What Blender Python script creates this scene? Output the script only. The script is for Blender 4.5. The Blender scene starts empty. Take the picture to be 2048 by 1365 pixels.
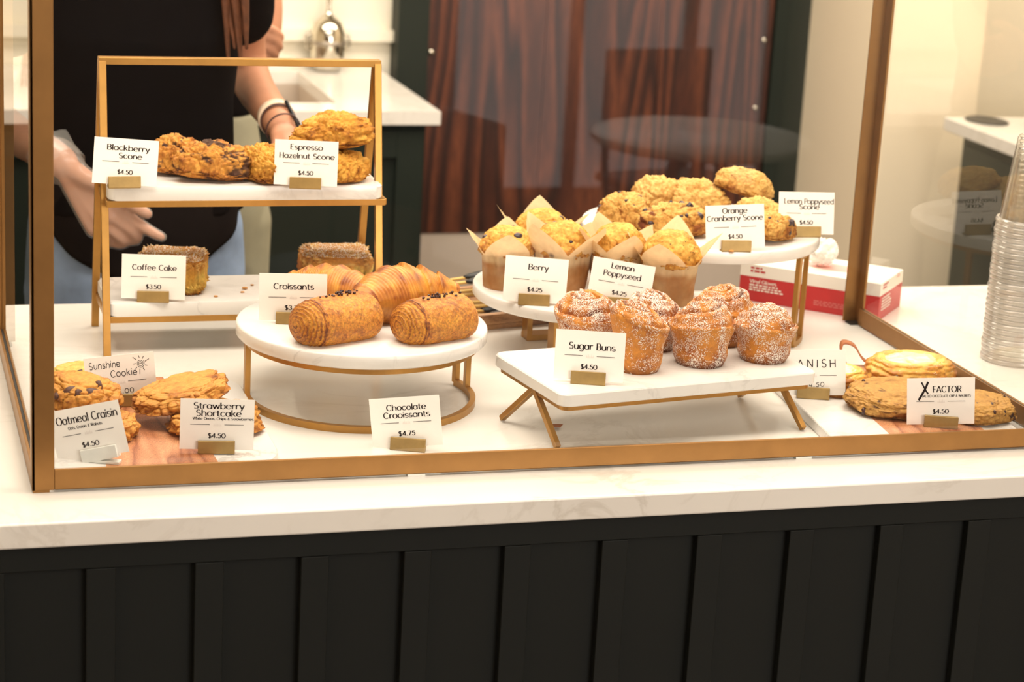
import bpy, bmesh, math, random
import numpy as np
from mathutils import Vector, Matrix

# ---------------------------------------------------------------- camera
# world: x along the counter front, y towards the back wall, z up; z = 0 is the counter top
SC = bpy.context.scene
cam = bpy.data.cameras.new('camera'); camo = bpy.data.objects.new('camera', cam)
SC.collection.objects.link(camo)
r_ = Vector((0.95820, -0.28122, 0.05330)); f_ = Vector((0.28507, 0.92090, -0.26574))
f_.normalize(); r_ = (r_ - f_*r_.dot(f_)).normalized(); u_ = r_.cross(f_)
camo.matrix_world = Matrix(((r_.x, u_.x, -f_.x, -0.18013), (r_.y, u_.y, -f_.y, -2.41393), (r_.z, u_.z, -f_.z, 0.86404), (0, 0, 0, 1)))
cam.sensor_width = 36.0; cam.lens = 4351.754/2048*36.0
cam.clip_start = 0.05
cam.dof.use_dof = True; cam.dof.focus_distance = 2.80; cam.dof.aperture_fstop = 6.3
SC.camera = camo
# ---------------------------------------------------------------- world, lamps, exposure
wd = bpy.data.worlds.new('world'); SC.world = wd; wd.use_nodes = True
wd.node_tree.nodes['Background'].inputs[0].default_value = (1.0, 0.86, 0.68, 1); wd.node_tree.nodes['Background'].inputs[1].default_value = 0.3
def area(name, loc, aim, sx, sy, watts, col):
    l = bpy.data.lights.new(name, 'AREA'); l.shape = 'RECTANGLE'; l.size = sx; l.size_y = sy; l.energy = watts; l.color = col
    o = bpy.data.objects.new(name, l); SC.collection.objects.link(o); o.location = loc
    o.rotation_euler = (Vector(aim)-Vector(loc)).to_track_quat('-Z', 'Y').to_euler(); return o
WARM = (1.0, 0.89, 0.75); SOFT = (1.0, 0.93, 0.85)
area('ceiling_light_counter', (0.6, 0.05, 1.78), (0.6, 0.05, 0), 2.4, 0.9, 56, WARM)
area('ceiling_light_service', (1.2, 1.9, 1.78), (1.2, 1.9, 0), 3.6, 0.8, 92, WARM)
area('ceiling_light_cafe', (0.6, -3.2, 1.78), (0.6, -3.2, 0), 3.0, 1.6, 40, SOFT)
area('street_window_light', (2.0, -5.2, 0.95), (0.6, 0.3, 0.1), 2.4, 1.4, 110, SOFT)
SC.view_settings.view_transform = 'Standard'; SC.view_settings.look = 'None'
SC.view_settings.exposure = 0.06; SC.view_settings.gamma = 1.0; SC.view_settings.use_curve_mapping = False
SC.cycles.transparent_max_bounces = 64; SC.cycles.max_bounces = 8
SC.cycles.caustics_reflective = False; SC.cycles.caustics_refractive = False
FLOOR = -0.93
rng = random.Random(7)

# ---------------------------------------------------------------- materials
def lin(r, g, b): return tuple(((c/255+0.055)/1.055)**2.4 if c/255 > 0.04045 else c/255/12.92 for c in (r, g, b))
MATS = {}
class NT:
    def __init__(s, name):
        s.m = bpy.data.materials.new(name); s.m.use_nodes = True; s.t = s.m.node_tree
        s.b = s.t.nodes['Principled BSDF']; s.out = s.t.nodes['Material Output']; MATS[name] = s.m
        s._co = None
    def n(s, typ, **kw):
        nd = s.t.nodes.new(typ)
        for k, v in kw.items(): setattr(nd, k, v)
        return nd
    def l(s, a, b): s.t.links.new(a, b)
    def co(s, scale=(1, 1, 1), kind='Object', rot=(0, 0, 0)):
        tc = s.n('ShaderNodeTexCoord'); mp = s.n('ShaderNodeMapping'); mp.inputs['Scale'].default_value = scale; mp.inputs['Rotation'].default_value = rot
        s.l(tc.outputs[kind], mp.inputs[0]); return mp.outputs[0]
    def noise(s, sc, det=4, rough=0.55, co=None, dist=0.0):
        nd = s.n('ShaderNodeTexNoise'); nd.inputs['Scale'].default_value = sc; nd.inputs['Detail'].default_value = det
        nd.inputs['Roughness'].default_value = rough; nd.inputs['Distortion'].default_value = dist
        s.l(co if co is not None else s.co(), nd.inputs['Vector']); return nd.outputs[0]
    def ramp(s, fac, stops, interp='LINEAR'):
        r = s.n('ShaderNodeValToRGB'); r.color_ramp.interpolation = interp
        e = r.color_ramp.elements
        while len(e) < len(stops): e.new(0.5)
        for el, (p, c) in zip(e, stops): el.position = p; el.color = (*c, 1) if len(c) == 3 else c
        s.l(fac, r.inputs[0]); return r.outputs[0]
    def mix(s, fac, a, b, mode='MIX'):
        m = s.n('ShaderNodeMix', data_type='RGBA', blend_type=mode)
        for i, v in ((0, fac), (6, a), (7, b)):
            if hasattr(v, 'node'): s.l(v, m.inputs[i])
            elif isinstance(v, (int, float)): m.inputs[i].default_value = v
            else: m.inputs[i].default_value = (*v, 1)
        return m.outputs[2]
    def bump(s, h, strength=0.3, dist=0.001):
        b = s.n('ShaderNodeBump'); b.inputs['Strength'].default_value = strength; b.inputs['Distance'].default_value = dist
        s.l(h, b.inputs['Height']); s.l(b.outputs[0], s.b.inputs['Normal'])
    def col(s, c):
        if hasattr(c, 'node'): s.l(c, s.b.inputs['Base Color'])
        else: s.b.inputs['Base Color'].default_value = (*c, 1)
    def set(s, rough=0.5, metal=0.0, spec=0.5, **kw):
        s.b.inputs['Roughness'].default_value = rough; s.b.inputs['Metallic'].default_value = metal; s.b.inputs['Specular IOR Level'].default_value = spec
        for k, v in kw.items(): s.b.inputs[k].default_value = v
        return s.m
def plain(name, c, rough=0.5, metal=0.0, spec=0.5, var=0.06, vs=6.0, bump=0.0, bs=200.0, bd=0.0005):
    t = NT(name); n = t.noise(vs, 3)
    lo = tuple(x*(1-var) for x in c); hi = tuple(min(1, x*(1+var)) for x in c)
    t.col(t.ramp(n, [(0.3, lo), (0.7, hi)]))
    if bump: t.bump(t.noise(bs, 3), bump, bd)
    return t.set(rough, metal, spec)
def veined(name, base, vein, sc, amount, rough=0.2):
    t = NT(name); co = t.co()
    n = t.noise(sc, 6, 0.6, co, 1.2); n2 = t.noise(sc*0.45, 3, 0.5, co, 0.5)
    m1 = t.n('ShaderNodeMath', operation='SUBTRACT'); t.l(n, m1.inputs[0]); m1.inputs[1].default_value = 0.5
    m2 = t.n('ShaderNodeMath', operation='ABSOLUTE'); t.l(m1.outputs[0], m2.inputs[0])
    v = t.ramp(m2.outputs[0], [(0.0, (1, 1, 1)), (0.03, (0, 0, 0))])
    g = t.ramp(n2, [(0.45, (0, 0, 0)), (0.68, (1, 1, 1))])
    k = t.mix(1.0, v, g, 'MULTIPLY'); sm = t.ramp(n2, [(0.4, (0, 0, 0)), (0.9, (amount*0.5,)*3)])
    c = t.mix(sm, base, vein); kk = t.n('ShaderNodeMath', operation='MULTIPLY'); t.l(k, kk.inputs[0]); kk.inputs[1].default_value = amount
    t.col(t.mix(kk.outputs[0], c, vein)); return t.set(rough, 0, 0.5)
veined('quartz', (0.82, 0.79, 0.74), (0.50, 0.45, 0.38), 5.0, 0.42, 0.16)
veined('marble', (0.83, 0.81, 0.78), (0.40, 0.38, 0.36), 8.0, 0.75, 0.25)
veined('marble_grey', (0.80, 0.78, 0.75), (0.36, 0.34, 0.32), 10.0, 1.0, 0.25)
plain('satin_gold', lin(146, 106, 60), 0.42, 0.8, 0.5, 0.07, 30, 0.05, 900)
plain('stand_gold', lin(178, 132, 66), 0.36, 0.7, 0.5, 0.08, 40)
plain('pale_gold', lin(214, 178, 104), 0.4, 0.25, 0.5, 0.06, 40)
plain('brass', lin(164, 136, 82), 0.45, 0.35, 0.5, 0.12, 60, 0.08, 700)
plain('panel_green', lin(25, 27, 25), 0.6, 0, 0.2, 0.05, 4)
plain('cabinet_green', lin(28, 36, 30), 0.55, 0, 0.25, 0.05, 4)
plain('cream_wall', lin(240, 226, 200), 0.8, 0, 0.2, 0.02, 2)
plain('white_wall', lin(247, 240, 222), 0.6, 0, 0.3, 0.02, 2)
plain('kick_grey', lin(196, 182, 168), 0.5, 0.1, 0.4, 0.03, 3)
plain('cafe_wall', lin(120, 98, 84), 0.8, 0, 0.2, 0.03, 2)
plain('ceiling_white', lin(240, 236, 226), 0.9, 0, 0.1, 0.02, 2)
plain('floor_tile', lin(84, 66, 54), 0.5, 0, 0.4, 0.08, 2)
plain('black_gasket', lin(22, 20, 16), 0.6)
plain('card_white', lin(250, 246, 240), 0.7, 0, 0.2, 0.01, 20)
plain('ink', lin(38, 30, 30), 0.8, 0, 0.1, 0.05, 90)
plain('pale_mark', lin(238, 232, 226), 0.8, 0, 0.1, 0.01, 90)
plain('tape', lin(236, 238, 232), 0.35, 0, 0.5, 0.04, 60)
plain('red_card', lin(196, 50, 52), 0.5, 0, 0.4, 0.05, 30)
plain('box_white', lin(246, 240, 230), 0.6, 0, 0.3, 0.02, 30)
plain('box_pink_print', lin(238, 180, 172), 0.6, 0, 0.2, 0.03, 60)
plain('box_red_print', lin(214, 120, 116), 0.6, 0, 0.2, 0.03, 60)
plain('tissue', lin(250, 246, 240), 0.8, 0, 0.2, 0.02, 60)
plain('black_plastic', lin(14, 17, 23), 0.42, 0, 0.4, 0.06, 30)
plain('black_shirt', lin(9, 9, 11), 0.95, 0, 0.08, 0.12, 40, 0.2, 500)
plain('apron_cloth', lin(22, 18, 18), 0.9, 0, 0.1, 0.1, 60, 0.2, 600)
plain('denim', lin(150, 172, 206), 0.9, 0, 0.1, 0.22, 14, 0.3, 900)
plain('khaki', lin(160, 156, 134), 0.9, 0, 0.1, 0.06, 14, 0.2, 700)
plain('skin', lin(196, 140, 110), 0.5, 0, 0.35, 0.06, 20, 0.08, 700)
plain('hair', lin(84, 48, 28), 0.6, 0, 0.3, 0.35, 60)
plain('lip', lin(176, 96, 88), 0.45)
plain('eye_white', lin(236, 232, 226), 0.2)
plain('iris', lin(60, 44, 32), 0.2)
plain('band_pale', lin(240, 214, 188), 0.5)
plain('band_dark', lin(70, 44, 42), 0.5)
plain('chrome', lin(205, 198, 184), 0.08, 1.0, 0.5, 0.02, 20)
plain('steel', lin(170, 160, 148), 0.35, 0.8, 0.5, 0.04, 20)
plain('leather', lin(166, 104, 66), 0.6, 0, 0.3, 0.1, 60, 0.15, 600)
plain('table_white', lin(232, 226, 216), 0.4, 0, 0.4, 0.02, 4)
plain('chair_dark', lin(30, 27, 26), 0.5, 0, 0.4, 0.05, 10)
plain('dark_choc', lin(58, 26, 20), 0.35, 0, 0.5, 0.2, 300)
plain('berry_dark', lin(50, 30, 38), 0.3, 0, 0.5, 0.3, 300, 0.3, 500)
plain('raisin', lin(78, 46, 34), 0.5, 0, 0.4, 0.3, 300, 0.3, 500)
plain('cranberry', lin(120, 34, 30), 0.35, 0, 0.5, 0.3, 300)
plain('cream_cheese', lin(250, 238, 178), 0.3, 0, 0.5, 0.04, 60, 0.3, 120, 0.002)
plain('crumb', lin(206, 148, 86), 0.8, 0, 0.2, 0.2, 300)
def wood(name, c1, c2, c3, sc, stretch, rough=0.4, bands=9.0):
    """growth-ring contours of a stretched noise field, with fine pores"""
    t = NT(name); co = t.co(stretch); n = t.noise(sc, 2, 0.4, co, 0.3)
    m = t.n('ShaderNodeMath', operation='MULTIPLY'); t.l(n, m.inputs[0]); m.inputs[1].default_value = bands
    pp = t.n('ShaderNodeMath', operation='FRACT'); t.l(m.outputs[0], pp.inputs[0])
    a = t.ramp(pp.outputs[0], [(0.0, c2), (0.10, c1), (0.35, c2), (0.8, c3), (1.0, c2)])
    fine = t.noise(sc*22, 4, 0.6, t.co((stretch[0]*2.0, stretch[1]*2.0, stretch[2]*2.0) if True else stretch)); b = t.ramp(fine, [(0.34, (0.5,)*3), (0.64, (1.18,)*3)])
    t.col(t.mix(0.75, a, b, 'MULTIPLY')); return t.set(rough, 0, 0.45)
wood('walnut', lin(38, 17, 11), lin(64, 30, 19), lin(102, 54, 33), 1.5, (2.6, 2.6, 0.26), 0.4, 15)
wood('acacia', lin(150, 88, 56), lin(188, 124, 84), lin(208, 150, 108), 6, (4, 0.7, 4), 0.45, 5)
wood('oak_tray', lin(150, 108, 74), lin(178, 132, 92), lin(196, 152, 110), 8, (0.8, 6, 6), 0.5, 5)
wood('chair_wood', lin(84, 52, 34), lin(110, 70, 46), lin(130, 86, 58), 4, (4, 4, 0.7), 0.45, 5)

def glassy(name, ior, tint=(1, 1, 1), haze=0.0, rough=0.0, k=1.0):
    t = NT(name); t.t.nodes.remove(t.b)
    geo = t.n('ShaderNodeNewGeometry'); mr = t.n('ShaderNodeMapRange')
    mr.inputs['To Min'].default_value = ior; mr.inputs['To Max'].default_value = 1/ior; t.l(geo.outputs['Backfacing'], mr.inputs[0])
    fr = t.n('ShaderNodeFresnel'); t.l(mr.outputs[0], fr.inputs[0])
    mu = t.n('ShaderNodeMath', operation='MULTIPLY'); mu.inputs[1].default_value = k; t.l(fr.outputs[0], mu.inputs[0])
    tr = t.n('ShaderNodeBsdfTransparent'); tr.inputs[0].default_value = (*tint, 1)
    gl = t.n('ShaderNodeBsdfGlossy'); gl.inputs['Roughness'].default_value = rough
    mx = t.n('ShaderNodeMixShader'); t.l(mu.outputs[0], mx.inputs[0]); t.l(tr.outputs[0], mx.inputs[1]); t.l(gl.outputs[0], mx.inputs[2])
    last = mx.outputs[0]
    if haze:
        df = t.n('ShaderNodeBsdfDiffuse'); df.inputs[0].default_value = (0.9, 0.88, 0.84, 1)
        m2 = t.n('ShaderNodeMixShader'); m2.inputs[0].default_value = haze; t.l(last, m2.inputs[1]); t.l(df.outputs[0], m2.inputs[2]); last = m2.outputs[0]
    t.l(last, t.out.inputs[0]); return t.m
glassy('pane_glass', 1.5, (0.995, 0.995, 0.985))
glassy('cup_plastic', 1.5, (0.985, 0.98, 0.97), 0.02, 0.06, 1.2)
glassy('rim_plastic', 1.5, (0.95, 0.94, 0.93), 0.22, 0.1, 2.0)
glassy('glove_film', 1.4, (0.98, 0.975, 0.97), 0.13, 0.25)

def pastry(name, bs=420, bstr=0.5, rough=0.6, sugar=0.0, var=0.35, spec=0.3, gs=1300, fine=(0.62, 1.28), gam=1.45):
    t = NT(name); a = t.n('ShaderNodeVertexColor'); a.layer_name = 'Col'; co = t.co()
    gm = t.n('ShaderNodeGamma'); gm.inputs[1].default_value = gam; t.l(a.outputs[0], gm.inputs[0])
    hs = t.n('ShaderNodeHueSaturation'); hs.inputs['Saturation'].default_value = 0.99; hs.inputs['Hue'].default_value = 0.512; hs.inputs['Value'].default_value = 0.90; t.l(gm.outputs[0], hs.inputs['Color'])
    n = t.noise(bs*0.6, 5, 0.65, co); k = t.ramp(n, [(0.3, (fine[0],)*3), (0.7, (fine[1],)*3)])
    c = t.mix(var*2 if var < 0.5 else 1.0, hs.outputs[0], k, 'MULTIPLY')
    h = t.noise(bs, 5, 0.7, co)
    if sugar:
        v = t.n('ShaderNodeTexVoronoi', feature='F1'); v.inputs['Scale'].default_value = gs; t.l(co, v.inputs[0])
        sp = t.n('ShaderNodeSeparateColor'); t.l(v.outputs['Color'], sp.inputs[0])
        ln = t.noise(60, 3, 0.6, co)
        ad = t.n('ShaderNodeMath', operation='ADD'); t.l(a.outputs['Alpha'], ad.inputs[0]); t.l(ln, ad.inputs[1])
        thr = t.n('ShaderNodeMath', operation='MULTIPLY_ADD'); t.l(ad.outputs[0], thr.inputs[0]); thr.inputs[1].default_value = sugar; thr.inputs[2].default_value = -sugar*0.5
        gt = t.n('ShaderNodeMath', operation='LESS_THAN'); t.l(sp.outputs[0], gt.inputs[0]); t.l(thr.outputs[0], gt.inputs[1])
        c = t.mix(gt.outputs[0], c, (0.86, 0.80, 0.72))
        hm = t.n('ShaderNodeMath', operation='MULTIPLY_ADD'); t.l(gt.outputs[0], hm.inputs[0]); hm.inputs[1].default_value = 0.5; t.l(h, hm.inputs[2]); h = hm.outputs[0]
    t.col(c); t.bump(h, bstr, 0.0016); return t.set(rough, 0, spec)
pastry('scone_crust', 420, 0.6, 0.65)
pastry('cookie_crust', 380, 0.5, 0.6)
pastry('croissant_crust', 300, 0.35, 0.38, 0, 0.2, 0.5)
pastry('choc_croissant_crust', 620, 0.75, 0.42, 0, 0.45, 0.5, 1300, (0.5, 1.5))
pastry('muffin_crumb', 420, 0.6, 0.6, gam=1.65)
pastry('cake_crumb', 420, 0.7, 0.8, 0.5, 0.35, 0.2, 900)
pastry('sugar_bun_crust', 420, 0.6, 0.5, 1.0, 0.35, 0.4, 1250)
pastry('danish_crust', 320, 0.4, 0.4, 0.28, 0.3, 0.5, 900)
def daylight(name, c, s):
    t = NT(name); t.t.nodes.remove(t.b); e = t.n('ShaderNodeEmission'); e.inputs[0].default_value = (*c, 1); e.inputs[1].default_value = s; t.l(e.outputs[0], t.out.inputs[0])
daylight('window_daylight', (1.0, 0.93, 0.88), 1.5)
def parchment():
    t = NT('parchment'); a = t.n('ShaderNodeVertexColor'); a.layer_name = 'Col'; n = t.noise(70, 5, 0.6)
    c = t.mix(0.6, a.outputs[0], t.ramp(n, [(0.3, (0.8,)*3), (0.7, (1.12,)*3)]), 'MULTIPLY'); t.col(c); t.bump(t.noise(45, 3), 0.25, 0.003)
    t.set(0.55, 0, 0.35)
    tl = t.n('ShaderNodeBsdfTranslucent'); t.l(c, tl.inputs[0]); mx = t.n('ShaderNodeMixShader'); mx.inputs[0].default_value = 0.3
    t.l(t.b.outputs[0], mx.inputs[1]); t.l(tl.outputs[0], mx.inputs[2]); t.l(mx.outputs[0], t.out.inputs[0])
parchment()

# ---------------------------------------------------------------- geometry helpers
class G:
    """collects geometry, then links it as one mesh object"""
    def __init__(s): s.v = []; s.f = []; s.c = None
    def add(s, vs, fs):
        o = len(s.v); s.v += [tuple(v) for v in vs]; s.f += [tuple(i+o for i in f) for f in fs]; return s
    def box(s, a, b, M=None):
        (x0, y0, z0), (x1, y1, z1) = a, b
        vs = [Vector(p) for p in ((x0, y0, z0), (x1, y0, z0), (x1, y1, z0), (x0, y1, z0), (x0, y0, z1), (x1, y0, z1), (x1, y1, z1), (x0, y1, z1))]
        if M is not None: vs = [M @ v for v in vs]
        return s.add(vs, [(0, 3, 2, 1), (4, 5, 6, 7), (0, 1, 5, 4), (1, 2, 6, 5), (2, 3, 7, 6), (3, 0, 4, 7)])
    def bar(s, p, q, w, h, up=(0, 0, 1)):
        p, q = Vector(p), Vector(q); d = (q-p).normalized(); u = Vector(up); x = d.cross(u)
        if x.length < 1e-4: x = d.cross(Vector((1, 0, 0)))
        x.normalize(); u = x.cross(d)
        vs = [c + x*a*w/2 + u*b*h/2 for c in (p, q) for a, b in ((-1, -1), (1, -1), (1, 1), (-1, 1))]
        return s.add(vs, [(0, 1, 2, 3), (7, 6, 5, 4), (0, 4, 5, 1), (1, 5, 6, 2), (2, 6, 7, 3), (3, 7, 4, 0)])
    def lathe(s, prof, n=48, c=(0, 0, 0), M=None, a0=0.0, a1=None):
        full = a1 is None; a1 = 2*math.pi if full else a1; m = n if full else n+1
        vs = []
        for r, z in prof:
            for i in range(m):
                t = a0+(a1-a0)*i/n; v = Vector((r*math.cos(t), r*math.sin(t), z))
                vs.append(((M @ v) if M is not None else v) + Vector(c))
        fs = []
        for j in range(len(prof)-1):
            for i in range(n if full else n):
                k = (i+1) % m; fs.append((j*m+i, j*m+k, (j+1)*m+k, (j+1)*m+i))
        return s.add(vs, fs)
    def tube(s, pts, rad, n=12, flat=1.0, cap=True):
        pts = [Vector(p) for p in pts]; rad = rad if hasattr(rad, '__len__') else [rad]*len(pts)
        vs = []; prev = None
        for i, p in enumerate(pts):
            d = (pts[min(i+1, len(pts)-1)]-pts[max(i-1, 0)]).normalized()
            if prev is None: x = d.orthogonal().normalized()
            else: x = (prev-d*prev.dot(d)).normalized()
            prev = x; y = d.cross(x)
            for k in range(n):
                t = 2*math.pi*k/n; vs.append(p+(x*math.cos(t)+y*math.sin(t)*flat)*rad[i])
        fs = [(j*n+k, j*n+(k+1) % n, (j+1)*n+(k+1) % n, (j+1)*n+k) for j in range(len(pts)-1) for k in range(n)]
        if cap: fs += [tuple(range(n))[::-1], tuple(range((len(pts)-1)*n, len(pts)*n))]
        return s.add(vs, fs)
    def limb(s, pts, rad, n=20, sub=6, flat=1.0):
        """smooth tube through the joints with round ends"""
        P = [Vector(p) for p in pts]; out = []; R = []
        for i in range(len(P)-1):
            p0, p1, p2, p3 = P[max(i-1, 0)], P[i], P[i+1], P[min(i+2, len(P)-1)]
            for k in range(sub):
                t = k/sub
                out.append(0.5*((2*p1)+(p2-p0)*t+(2*p0-5*p1+4*p2-p3)*t*t+(3*p1-p0-3*p2+p3)*t**3)); R.append(rad[i]*(1-t)+rad[i+1]*t)
        out.append(P[-1]); R.append(rad[-1])
        d0 = (out[0]-out[1]).normalized(); d1 = (out[-1]-out[-2]).normalized(); a = []; ra = []
        for k in (1.0, 0.92, 0.7, 0.38): a.append(out[0]+d0*R[0]*k); ra.append(R[0]*math.sqrt(max(1-k*k, 0.0008)))
        b = []; rb = []
        for k in (0.38, 0.7, 0.92, 1.0): b.append(out[-1]+d1*R[-1]*k); rb.append(R[-1]*math.sqrt(max(1-k*k, 0.0008)))
        return s.tube(a+out+b, ra+R+rb, n, flat)
    def loft(s, rings):
        """closed loft through (centre, rx, ry) horizontal ellipses, squared a little"""
        n = 40; vs = []
        for (c, rx, ry) in rings:
            for k in range(n):
                t = 2*math.pi*k/n; ct, st = math.cos(t), math.sin(t)
                vs.append(Vector(c)+Vector((rx*math.copysign(abs(ct)**0.85, ct), ry*math.copysign(abs(st)**0.85, st), 0)))
        fs = [(j*n+k, j*n+(k+1) % n, (j+1)*n+(k+1) % n, (j+1)*n+k) for j in range(len(rings)-1) for k in range(n)]
        fs += [tuple(range(n))[::-1], tuple(range((len(rings)-1)*n, len(rings)*n))]
        return s.add(vs, fs)
    def obj(s, name, mat, parent=None, smooth=False, bevel=0.0, seg=2, col=None):
        me = bpy.data.meshes.new(name); me.from_pydata([tuple(v) for v in s.v], [], s.f)
        return finish(me, name, mat, parent, smooth, bevel, seg, col)
def finish(me, name, mat, parent=None, smooth=False, bevel=0.0, seg=2, col=None):
    me.validate(); me.update()
    if smooth: me.polygons.foreach_set('use_smooth', [True]*len(me.polygons))
    if col is not None:
        at = me.color_attributes.new('Col', 'FLOAT_COLOR', 'POINT'); at.data.foreach_set('color', np.asarray(col, dtype=np.float32).ravel())
    me.materials.append(MATS[mat]); o = bpy.data.objects.new(name, me); SC.collection.objects.link(o)
    if parent is not None: o.parent = parent
    if bevel:
        b = o.modifiers.new('bevel', 'BEVEL'); b.width = bevel; b.segments = seg; b.limit_method = 'ANGLE'; b.angle_limit = 0.6
        me.polygons.foreach_set('use_smooth', [True]*len(me.polygons)); b.harden_normals = True
    return o
def thing(name, label, cat, loc=(0, 0, 0), rz=0.0, group=None):
    o = bpy.data.objects.new(name, None); SC.collection.objects.link(o); o.empty_display_size = 0.05
    o.location = loc; o.rotation_euler = (0, 0, rz); tag(o, label, cat, group); return o
def tag(o, label, cat, group=None):
    o['label'] = label; o['category'] = cat
    if group: o['group'] = group
    return o
def struct(o): o['kind'] = 'structure'; return o
def rrect(w, d, r, n=8):
    """rounded rectangle outline centred on the origin"""
    out = []
    for cx, cy, a in ((w/2-r, d/2-r, 0), (-w/2+r, d/2-r, 90), (-w/2+r, -d/2+r, 180), (w/2-r, -d/2+r, 270)):
        for k in range(n+1):
            t = math.radians(a+90*k/n); out.append((cx+r*math.cos(t), cy+r*math.sin(t)))
    return out
def prism(g, outline, z0, z1, ch=0.0):
    n = len(outline); cx = sum(p[0] for p in outline)/n; cy = sum(p[1] for p in outline)/n
    def ring(z, k):
        return [(cx+(x-cx)*(1-k/max(abs(x-cx), abs(y-cy), 1e-6)), cy+(y-cy)*(1-k/max(abs(x-cx), abs(y-cy), 1e-6)), z) for x, y in outline]
    rings = [ring(z0, ch), ring(z0+ch, 0), ring(z1-ch, 0), ring(z1, ch)] if ch else [ring(z0, 0), ring(z1, 0)]
    vs = [p for r in rings for p in r]; m = len(rings)
    fs = [(j*n+k, j*n+(k+1) % n, (j+1)*n+(k+1) % n, (j+1)*n+k) for j in range(m-1) for k in range(n)]
    fs += [tuple(range(n))[::-1], tuple(range((m-1)*n, m*n))]
    return g.add(vs, fs)

# numpy noise for the shaped pastry meshes
_P = np.random.RandomState(3).randint(0, 256, 512); _GR = np.random.RandomState(5).normal(size=(256, 3)); _GR /= np.linalg.norm(_GR, axis=1)[:, None]
def perlin(p):
    i = np.floor(p).astype(int); f = p-i; u = f*f*f*(f*(f*6-15)+10); r = 0
    for dx in (0, 1):
        for dy in (0, 1):
            for dz in (0, 1):
                h = _P[(_P[(_P[(i[:, 0]+dx) & 255]+i[:, 1]+dy) & 255]+i[:, 2]+dz) & 255]
                g = (_GR[h]*(f-np.array([dx, dy, dz]))).sum(1)
                r = r+g*(u[:, 0] if dx else 1-u[:, 0])*(u[:, 1] if dy else 1-u[:, 1])*(u[:, 2] if dz else 1-u[:, 2])
    return r
def fbm(p, o=4, g=0.5):
    a = 1.0; r = 0
    for k in range(o): r = r+a*perlin(p*2**k+17.3*k); a *= g
    return r
_CELL = np.random.RandomState(9).rand(256, 3)
def worley(p):
    i = np.floor(p).astype(int); d1 = np.full(len(p), 9.0); d2 = d1.copy(); idn = np.zeros(len(p))
    for dx in (-1, 0, 1):
        for dy in (-1, 0, 1):
            for dz in (-1, 0, 1):
                h = _P[(_P[(_P[(i[:, 0]+dx) & 255]+i[:, 1]+dy) & 255]+i[:, 2]+dz) & 255]
                q = i+np.array([dx, dy, dz])+_CELL[h]; d = np.sqrt(((p-q)**2).sum(1))
                m = d < d1; d2 = np.where(m, d1, np.minimum(d2, d)); idn = np.where(m, _CELL[h][:, 0], idn); d1 = np.where(m, d, d1)
    return d1, d2, idn
_ICO = {}
def ico(k):
    if k not in _ICO:
        bm = bmesh.new(); bmesh.ops.create_icosphere(bm, subdivisions=k, radius=1.0)
        _ICO[k] = (np.array([v.co[:] for v in bm.verts]), [tuple(v.index for v in f.verts) for f in bm.faces]); bm.free()
    return _ICO[k]
def npmesh(name, V, F, mat, parent, col=None, smooth=True):
    me = bpy.data.meshes.new(name); me.from_pydata(V.tolist(), [], F)
    return finish(me, name, mat, parent, smooth, col=col)
def mixc(a, b, t): t = np.clip(t, 0, 1)[:, None]; return np.asarray(a)*(1-t)+np.asarray(b)*t
def rgba(c, a=1.0): return np.c_[c, np.broadcast_to(a, len(c))]
def sstep(x, a, b): t = np.clip((x-a)/(b-a), 0, 1); return t*t*(3-2*t)
# ---------------------------------------------------------------- the room
XL, XR, YF, YB, ZC = -2.2, 3.3, -5.4, 3.25, 1.9
def slab(name, a, b, mat, parent=None): return G().box(a, b).obj(name, mat, parent)
struct(slab('floor', (XL, YF, FLOOR-0.05), (XR, YB, FLOOR), 'floor_tile'))
struct(slab('ceiling', (XL, YF, ZC), (XR, YB, ZC+0.05), 'ceiling_white'))
struct(slab('wall_left', (XL-0.06, YF, FLOOR), (XL, YB, ZC), 'cream_wall'))
struct(slab('wall_right', (XR, YF, FLOOR), (XR+0.06, YB, ZC), 'cream_wall'))
struct(slab('wall_front', (XL, YF-0.06, FLOOR), (XR, YF, ZC), 'cafe_wall'))
wn = struct(slab('window_1', (1.95, YF, -0.78), (3.2, YF+0.004, 1.6), 'window_daylight'))
for a_, b_ in ((1.90, 1.95), (2.40, 2.44), (2.86, 2.90), (3.2, 3.25)): slab('window_frame', (a_, YF, -0.82), (b_, YF+0.05, 1.65), 'chair_dark', wn)
struct(slab('wall_back', (XL, YB, FLOOR), (XR, YB+0.06, ZC), 'white_wall'))
struct(slab('wall_corner', (2.365, 2.72, FLOOR), (2.66, YB, ZC), 'cream_wall'))
struct(slab('trim_1', (1.188, 3.17, FLOOR), (1.272, YB, ZC), 'cabinet_green'))
struct(slab('trim_2', (2.262, 3.17, FLOOR), (2.366, YB, ZC), 'cabinet_green'))
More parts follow.
